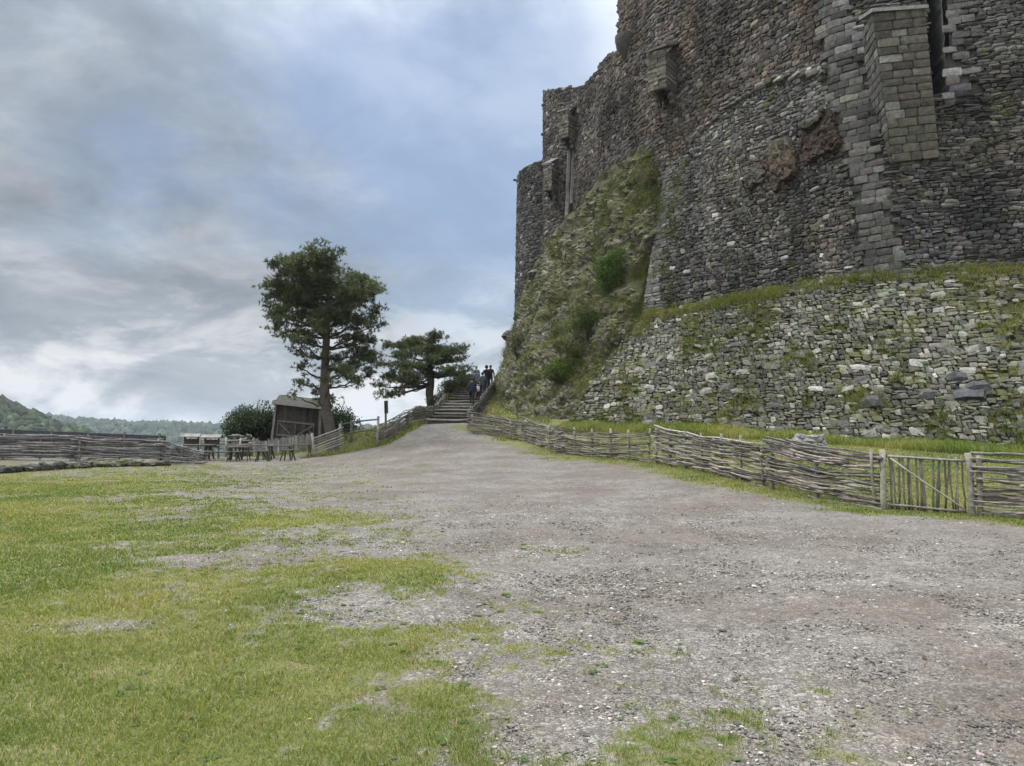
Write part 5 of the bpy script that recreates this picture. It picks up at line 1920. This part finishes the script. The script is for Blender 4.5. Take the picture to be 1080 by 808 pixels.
    side = np.cross(d, rng.normal(0, 1, (n, 3)))
    side /= np.linalg.norm(side, axis=1, keepdims=True) + 1e-9
    L = needle * rng.uniform(0.6, 1.15, (n, 1))
    wd = 0.016 * rng.uniform(0.7, 1.5, (n, 1))
    v = np.stack([o - side * wd, o + side * wd, o + d * L], 1)
    leaf.add((v - base).reshape(-1, 3), np.arange(n * 3).reshape(-1, 3), np.repeat(np.repeat(cc, nb, 0) * rng.uniform(0.75, 1.3, (n, 1)), 3, 0))
    m.build('trunk', [M_BARK], root)
    leaf.build('crown', [M_NEEDLE], root)
    rng = keep_rng
    return root


pads1 = [(345, 273, 30, 9), (312, 279, 22, 9), (378, 283, 20, 10), (297, 293, 16, 9), (330, 290, 26, 10), (362, 296, 26, 10), (393, 301, 14, 9), (291, 308, 15, 8), (318, 308, 22, 9),
         (345, 312, 24, 10), (377, 314, 20, 9), (399, 318, 10, 9), (283, 326, 11, 7), (303, 328, 17, 8), (329, 327, 20, 9), (357, 330, 20, 9), (385, 333, 17, 8), (299, 343, 13, 8),
         (318, 346, 14, 7), (341, 343, 14, 7), (368, 348, 17, 8), (391, 349, 10, 8), (303, 359, 8, 6), (330, 357, 9, 5), (377, 364, 17, 8), (360, 372, 13, 7), (394, 372, 10, 8),
         (371, 386, 16, 8), (390, 388, 10, 9), (361, 398, 8, 5), (335, 370, 8, 5), (325, 384, 9, 5), (317, 397, 9, 6), (327, 404, 8, 5), (331, 418, 9, 5), (322, 410, 5, 4), (338, 412, 7, 4), (402, 330, 7, 8), (381, 398, 7, 5)]
b1 = on_ground(351, 38.0)
pine(b1, [(353, 479, 0.42), (350, 468, 0.33), (347, 450, 0.275), (343.5, 425, 0.24), (343, 395, 0.215), (344.5, 360, 0.18), (346, 325, 0.16), (348, 300, 0.09), (349, 284, 0.03)], pads1,
     'tall pine with a rounded crown behind the tilted hurdle', 0.85, 8800, 0.21, fat=1.0, dpy=6, extra=16, sq=0.92)
pads2 = [(440, 357, 22, 5), (460, 353, 13, 4), (421, 362, 16, 5), (450, 366, 22, 5), (476, 368, 14, 4), (490, 365, 7, 3), (428, 374, 19, 5), (462, 379, 20, 4), (409, 383, 12, 4), (438, 386, 22, 5),
         (474, 390, 18, 4), (491, 389, 8, 4), (413, 396, 14, 5), (437, 397, 16, 4), (403, 406, 9, 5), (418, 409, 12, 7), (430, 403, 13, 6), (398, 412, 7, 5), (410, 415, 8, 6), (485, 376, 9, 3), (459, 394, 12, 3)]
b2 = on_ground(454, 50.0)
pine(b2, [(455, 441, 0.36), (454.5, 432, 0.30), (453, 415, 0.27), (455, 400, 0.25), (453, 385, 0.2), (450, 370, 0.13), (448, 356, 0.04)], pads2,
     'flat topped spreading pine beside the stairs', 0.8, 5000, 0.22, limb_r=0.09, Y=50.0, fat=0.62, dpy=1, extra=4, jmin=11)


# ------------------------------------------------------------------ bushes
def bush(name, label, c, size, nleaf, col, leaf=0.07, group=None, cat='bush', lobes=9, stems=True):
    root = thing(name, label, cat, (c[0], c[1], c[2]), 0, group)
    size = np.array(size) / 2
    lc = rng.normal(0, 1, (lobes, 3))
    lc /= np.linalg.norm(lc, axis=1, keepdims=True)
    lc = lc * size * rng.uniform(0.25, 0.7, (lobes, 1)) + np.array([0, 0, size[2]])
    lr = rng.uniform(0.42, 0.66, lobes) * (0.7 if cat == 'shrub' else 1.0)
    w = rng.integers(0, lobes, nleaf)
    d = rng.normal(0, 1, (nleaf, 3))
    d /= np.linalg.norm(d, axis=1, keepdims=True)
    p = lc[w] + d * size * lr[w][:, None] * (rng.random((nleaf, 1)) ** 0.35)
    p += (fbm(p * 3 + 9, 2)[:, None] - 0.5) * size * 0.5 * d
    p[:, 2] = np.maximum(p[:, 2], 0.02)
    a = rng.normal(0, 1, (nleaf, 3)) + d
    a /= np.linalg.norm(a, axis=1, keepdims=True)
    b = np.cross(a, rng.normal(0, 1, (nleaf, 3)))
    b /= np.linalg.norm(b, axis=1, keepdims=True)
    L = leaf * rng.uniform(0.6, 1.4, (nleaf, 1))
    v = np.stack([p, p + a * L * 0.5 + b * L * 0.3, p + a * L, p + a * L * 0.5 - b * L * 0.3], 1)
    tone = np.exp(rng.normal(0, 0.22, lobes))[w][:, None]
    cc = np.array(col) * tone * rng.uniform(0.7, 1.35, (nleaf, 1))
    m = MB()
    m.add(v.reshape(-1, 3), np.arange(nleaf * 4).reshape(-1, 4), np.repeat(cc, 4, 0))
    m.build('foliage', [M_LEAF], root)
    m = MB()
    st = np.stack([np.zeros((lobes, 3)) + rng.normal(0, 0.08, (lobes, 3)) * (1, 1, 0) - (0, 0, 0.1), lc * (0.6, 0.6, 0.5), lc], 1)
    m.tubes(st, np.array([[0.03, 0.02, 0.01]]), 5, (0.10, 0.085, 0.07))
    m.build('stem', [M_BARK], root)
    return root


dk = (0.030, 0.044, 0.022)
for px, Y, sx, sz, lab in ((259, 46.5, 2.4, 2.55, 'round dark evergreen bush at the left end of the thicket'), (281, 47.5, 2.6, 2.75, 'dark evergreen bush between the round one and the shed'),
                           (358, 47.0, 2.0, 2.55, 'dark evergreen bush showing right of the tall pine trunk'), (340, 48.5, 2.4, 2.5, 'dark bush half hidden between shed and pine trunk'), (300, 49.5, 2.6, 2.7, 'dark bush right behind the shed')):
    p = on_ground(px, Y)
    p[2] = max(p[2], P(px, 474, Y)[2])
    bush('bush', lab, p - (0, 0, 0.15), (sx * 1.35, sx * 1.2, sz * 1.08), 17000, dk, 0.12, 'dark bushes round the shed', lobes=18)


def crag_bush(px, py, size, label, n, col, leaf=0.09, name='shrub', up=0.3):
    # nearest point of the crag surface on that sight line
    x, y = proj(hp.reshape(-1, 3))
    i = np.argmin((x - px) ** 2 + (y - py) ** 2)
    c = hp.reshape(-1, 3)[i] - np.array([0, 0, size[2] * up])
    return bush(name, label, c, size, n, col, leaf, 'shrubs on the crag', 'shrub', 24)


crag_bush(648, 300, (2.6, 1.5, 3.2), 'bright green leafy shrub on the crag beside the wall quoin', 11000, (0.080, 0.125, 0.030))
crag_bush(622, 345, (3.2, 1.3, 2.0), 'spreading green shrub on the crag just above the rubble footing', 8000, (0.085, 0.11, 0.035))
crag_bush(592, 398, (2.6, 1.3, 2.0), 'low yellow green shrub low on the crag above the wattle', 8000, (0.09, 0.12, 0.03))
crag_bush(547, 372, (1.7, 1.3, 1.9), 'grey green broom shrub at the left edge of the crag', 4500, (0.085, 0.092, 0.05), 0.07)
crag_bush(608, 374, (2.4, 1.2, 1.5), 'olive brushwood patch in the middle of the crag', 3200, (0.09, 0.10, 0.034))
# hedge left of the stairs
for px, Y, sx, sy, sz, col, lab in ((467, 49.0, 2.0, 2.2, 1.3, (0.085, 0.11, 0.04), 'green hedge bush behind the stair fence right of the flat pine'), (486, 53.5, 2.4, 2.2, 1.3, (0.065, 0.08, 0.034), 'wide hedge bush behind the stair fence near the top'),
                                    (474, 52.0, 1.8, 2.0, 1.5, (0.08, 0.095, 0.04), 'tall light hedge bush in the middle behind the stair fence'), (444, 45.0, 1.6, 1.8, 0.8, (0.075, 0.09, 0.03), 'low weedy bush at the foot of the flat pine'),
                                    (496, 57.5, 1.8, 1.8, 1.0, (0.06, 0.072, 0.034), 'small dark hedge bush at the very top of the stairs')):
    p = on_ground(px, Y)
    bush('hedge_bush', lab, p, (sx, sy, sz), 5200, col, 0.085, 'hedge along the stairs', lobes=12)

# rubble stub of an old wall under the left bush
root = thing('ruined_wall', 'short stub of ruined wall below the leftmost bush', 'wall', on_ground(254, 43.5))
m = MB()
for i in range(60):
    hgt = rng.uniform(0.15, 0.3)
    b = rock((rng.uniform(0.25, 0.5), 0.4, hgt), i * 2.3, (rng.uniform(-0.75, 0.75), rng.uniform(-0.15, 0.15), rng.uniform(0.05, 1.25)), None, greys(1, (0.15, 0.142, 0.13), 0.3)[0], 7, 0.25)
    m.add(b.V[0], b.F[0][0], b.C[0])
m.build('stones', [M_KERB], root)


# ------------------------------------------------------------------ people on the stairs
M_SKIN = cloth_mat('skin', (0.40, 0.26, 0.19))
M_HAIR = cloth_mat('dark hair', (0.035, 0.028, 0.022))


def person(label, t, off, h, heading, jacket, trousers, stride=0.22, hood=False, arm=0.0, hairc=None):
    px_, py_ = st_pt(t, off)
    loc = np.array([px_, py_, st_z(t)])
    root = thing('person', label, 'person', loc, heading, 'walkers climbing the stairs')
    s = h / 1.75
    J = {'pel': (0, 0, 0.95, .135), 'wai': (0, 0.01, 1.10, .135), 'che': (0, 0.0, 1.30, .155), 'nk': (0, -0.01, 1.48, .065), 'hd0': (0, 0.015, 1.56, .078), 'hd': (0, 0.02, 1.66, .092), 'hd1': (0, 0.0, 1.72, .075)}
    st = stride
    up = 0.20
    for sg, nm in ((-1, 'l'), (1, 'r')):
        f = st if sg < 0 else -st * 0.5
        lift = up if sg < 0 else 0
        J[nm + 'hip'] = (sg * 0.09, 0, 0.90, .095)
        J[nm + 'kn'] = (sg * 0.10, f * 0.95 + (0.06 if sg < 0 else 0.03), 0.50 + lift * 0.6, .065)
        J[nm + 'an'] = (sg * 0.10, f, 0.09 + lift, .045)
        J[nm + 'to'] = (sg * 0.115, f + 0.15, 0.045 + lift, .04)
        J[nm + 'sh'] = (sg * 0.19, 0, 1.40, .07)
        J[nm + 'el'] = (sg * 0.25, -0.03 + sg * 0.04, 1.12, .05)
        J[nm + 'wr'] = (sg * 0.25, 0.08 + sg * 0.07, 0.88, .036)
        J[nm + 'ha'] = (sg * 0.25, 0.11 + sg * 0.08, 0.79, .034)
    names = list(J)
    E = [('pel', 'wai'), ('wai', 'che'), ('che', 'nk'), ('nk', 'hd0'), ('hd0', 'hd'), ('hd', 'hd1')]
    for nm in 'lr':
        E += [('pel', nm + 'hip'), (nm + 'hip', nm + 'kn'), (nm + 'kn', nm + 'an'), (nm + 'an', nm + 'to'), ('che', nm + 'sh'), (nm + 'sh', nm + 'el'), (nm + 'el', nm + 'wr'), (nm + 'wr', nm + 'ha')]
    me = bpy.data.meshes.new('body')
    me.from_pydata([tuple(np.array(J[k][:3]) * s) for k in names], [(names.index(a), names.index(b)) for a, b in E], [])
    o = bpy.data.objects.new('body', me)
    COL.objects.link(o)
    sk = o.modifiers.new('skin', 'SKIN')
    for i, k in enumerate(names):
        sv = me.skin_vertices[0].data[i]
        r_ = J[k][3] * s
        sv.radius = (r_ * (1.15 if k in ('che', 'wai', 'pel') else 1), r_ * (0.8 if k in ('che', 'wai', 'pel') else 1))
        sv.use_root = (k == 'pel')
    sb = o.modifiers.new('sub', 'SUBSURF')
    sb.levels = sb.render_levels = 2
    dg = bpy.context.evaluated_depsgraph_get()
    ev = bpy.data.meshes.new_from_object(o.evaluated_get(dg))
    bpy.data.objects.remove(o)
    ev.materials.clear()
    for m_ in (jacket, trousers, M_SKIN, M_HAIR):
        ev.materials.append(m_)
    for f in ev.polygons:
        c = f.center / s
        f.use_smooth = True
        if c.z > 1.50:
            f.material_index = 2
        elif c.z < 0.86 and abs(c.x) > 0.20:
            f.material_index = 2
        elif c.z < 0.14 + (up if c.x < 0 else 0) and abs(c.x) < 0.2:
            f.material_index = 3
        elif c.z < 0.90:
            f.material_index = 1
        else:
            f.material_index = 0
    b = bpy.data.objects.new('body', ev)
    COL.objects.link(b)
    b.parent = root
    # hair or hood shell over the back and top of the head
    u = np.linspace(0.0, 0.72 * np.pi, 9)
    v = np.linspace(0, 2 * np.pi, 17)[:-1]
    U, V = np.meshgrid(u, v, indexing='ij')
    rr = (0.118 if hood else 0.098)
    p = np.stack([rr * np.sin(U) * np.cos(V), rr * 1.1 * np.sin(U) * np.sin(V), rr * 1.15 * np.cos(U)], -1)
    p[..., 1] -= 0.02
    front = (p[..., 1] > 0.03) & (p[..., 2] < 0.06)
    p[front] *= 0.8
    p = (p + np.array([0, 0.01, 1.665])) * s
    idx = np.arange(9 * 16).reshape(9, 16)
    q = np.stack([idx[:-1], idx[1:], np.roll(idx[1:], -1, 1), np.roll(idx[:-1], -1, 1)], -1).reshape(-1, 4)
    m = MB()
    m.add(p.reshape(-1, 3), [q, idx[-1:, ::-1]], (0.04, 0.03, 0.025), 0, True)
    m.build('hood' if hood else 'hair', [jacket if hood else (hairc or M_HAIR)], root)
    return root, loc, s


navy = cloth_mat('navy cloth', (0.022, 0.027, 0.042))
black = cloth_mat('black cloth', (0.018, 0.018, 0.02))
gryj = cloth_mat('grey blue cloth', (0.13, 0.15, 0.18))
slate = cloth_mat('slate cloth', (0.06, 0.07, 0.085))
greyh = cloth_mat('grey hair', (0.25, 0.24, 0.23))
person('person in a long navy coat walking lowest on the stairs, at left', 0.40, 0.62, 1.78, -0.05, navy, black)
r_, l_, s_c = person('small person in black carrying a pale backpack, right of the navy coat', 0.46, 0.86, 1.38, 0.0, black, black)
person('person in a slate jacket at the right fence above the backpack wearer', 0.58, 0.9, 1.74, 0.05, slate, navy)
person('hooded person in black rising tallest near the top right of the stairs', 0.74, 0.85, 1.80, 0.0, black, black, hood=True)
person('person in a pale grey blue jacket ahead of the navy coat', 0.70, 0.25, 1.68, 0.0, gryj, slate, hairc=greyh)
person('person in black at the far right, close by the top of the stair fence', 0.82, 0.98, 1.74, 0.0, black, black)
person('grey haired person in a slate jacket farthest up the stairs at left', 0.82, -0.05, 1.70, 0.0, gryj, navy, hairc=greyh)
pk = thing('backpack', 'pale grey backpack worn by the small person on the stairs', 'backpack', l_ + np.array([0, -0.15, 0.93]))
u = np.linspace(0, np.pi, 9)
v = np.linspace(0, 2 * np.pi, 17)[:-1]
U, V = np.meshgrid(u, v, indexing='ij')
sgp = lambda a, e: np.sign(a) * np.abs(a) ** e
p = np.stack([0.13 * sgp(np.sin(U), .5) * sgp(np.cos(V), .5), 0.085 * sgp(np.sin(U), .5) * sgp(np.sin(V), .5), 0.19 * sgp(np.cos(U), .6)], -1)
idx = np.arange(9 * 16).reshape(9, 16)
q = np.stack([idx[:-1], idx[1:], np.roll(idx[1:], -1, 1), np.roll(idx[:-1], -1, 1)], -1).reshape(-1, 4)
m = MB()
m.add(p.reshape(-1, 3), q, (0.5, 0.5, 0.5), 0, True)
m.build('bag', [cloth_mat('pale cloth', (0.42, 0.43, 0.45))], pk)
m = MB()
m.box((0.19, 0.03, 0.15), (0, -0.085, -0.06), 0, (0.4, 0.4, 0.4), 0, None, 0.0, 0.3)
m.build('pocket', [cloth_mat('grey cloth', (0.30, 0.31, 0.33))], pk)


# ------------------------------------------------------------------ far wooded hills
def hills(name, prof, Y, depth, zfoot, col, ntree, rt, seed):
    px = np.array([p[0] for p in prof], float)
    py = np.array([p[1] for p in prof], float)
    xs = np.linspace(px[0], px[-1], 160)
    ys = np.interp(xs, px, py)
    crest = np.array([P(a, b, Y) for a, b in zip(xs, ys)])
    K = 26
    t_ = np.linspace(-1, 1, K)
    v = np.zeros((160, K, 3))
    for j, tt in enumerate(t_):
        f = math.cos(tt * math.pi / 2) ** 1.2 if abs(tt) < 1 else 0
        v[:, j, 0] = crest[:, 0] * (1 + tt * depth / Y * 0.3)
        v[:, j, 1] = crest[:, 1] + tt * depth
        v[:, j, 2] = zfoot + (crest[:, 2] - rt * 1.3 - zfoot) * f
    v[..., 2] += (fbm(v[..., :2] / (rt * 12), 3) - 0.5) * rt * 1.5
    idx = np.arange(160 * K).reshape(160, K)
    q = np.stack([idx[:-1, :-1], idx[1:, :-1], idx[1:, 1:], idx[:-1, 1:]], -1).reshape(-1, 4)
    mb = MB()
    mb.add(v.reshape(-1, 3), q, col, 0, True)
    o = mb.build(name, [M_FAR])
    kind(o, 'structure')
    # trees: rough crowns on the side that faces the yard and on the crest
    a = rng.random(ntree) * 159
    b = rng.random(ntree) * (K * 0.56)
    i0, j0 = a.astype(int), b.astype(int)
    i0 = np.minimum(i0, 158)
    fa, fb = (a - i0)[:, None], (b - j0)[:, None]
    p = (v[i0, j0] * (1 - fa) + v[i0 + 1, j0] * fa) * (1 - fb) + (v[i0, j0 + 1] * (1 - fa) + v[i0 + 1, j0 + 1] * fa) * fb
    s = rt * rng.uniform(0.6, 1.35, (ntree, 1, 1))
    vv = ico[None] * (1 + rng.normal(0, 0.17, (ntree, 12, 1))) * s * np.array([1, 1, 1.15]) + (p + (0, 0, rt * 0.5))[:, None]
    cc = np.array(col) * np.exp(rng.normal(0, 0.3, (ntree, 1)))
    tm = MB()
    tm.add(vv.reshape(-1, 3), (icf[None] + (np.arange(ntree) * 12)[:, None, None]).reshape(-1, 3), np.repeat(cc, 12, 0), 0, True)
    kind(tm.build('far_wood', [M_FAR]), 'stuff')


m_, t = new_mat('far foliage')
pos = t.n('ShaderNodeNewGeometry').outputs['Position']
finish(t, t.mix(1.0, attr(t), t.ramp(t.noise(pos, 0.25, 4, 0.7), [(0.3, 0.6), (0.7, 1.4)]), 'MULTIPLY'), 0.95, t.noise(pos, 0.4, 4, 0.7), 0.8, 2.0, 0.1)
M_FAR = m_
hills('far_hill', [(-700, 436), (-300, 432), (-100, 434), (20, 436), (45, 437.5), (80, 441), (120, 443), (150, 445), (175, 444), (205, 447), (240, 448), (300, 449), (380, 450), (470, 452), (560, 455)], 1500, 500, -62, (0.040, 0.055, 0.028), 9000, 6.0, 1)
hills('wooded_hill', [(-700, 370), (-300, 385), (-120, 398), (-50, 407), (-8, 419), (10, 426), (22, 432), (34, 437), (55, 446), (90, 458), (130, 470)], 520, 160, -62, (0.034, 0.046, 0.022), 6000, 3.6, 2)

# ------------------------------------------------------------------ air
hz = MB()
hz.box((6400, 6400, 140), (0, 0, -6.0), 0, (1, 1, 1), 0, None, 0, 0.0)
hm = bpy.data.materials.new('air')
hm.use_nodes = True
t = NT(hm.node_tree)
pv = t.n('ShaderNodeVolumePrincipled', {'Color': (0.80, 0.88, 1.0), 'Density': 0.00016, 'Anisotropy': 0.3})
t.n('ShaderNodeOutputMaterial', {'Volume': pv.outputs[0]})
USE_HAZE = True
if USE_HAZE:
    kind(hz.build('haze', [hm]), 'stuff')
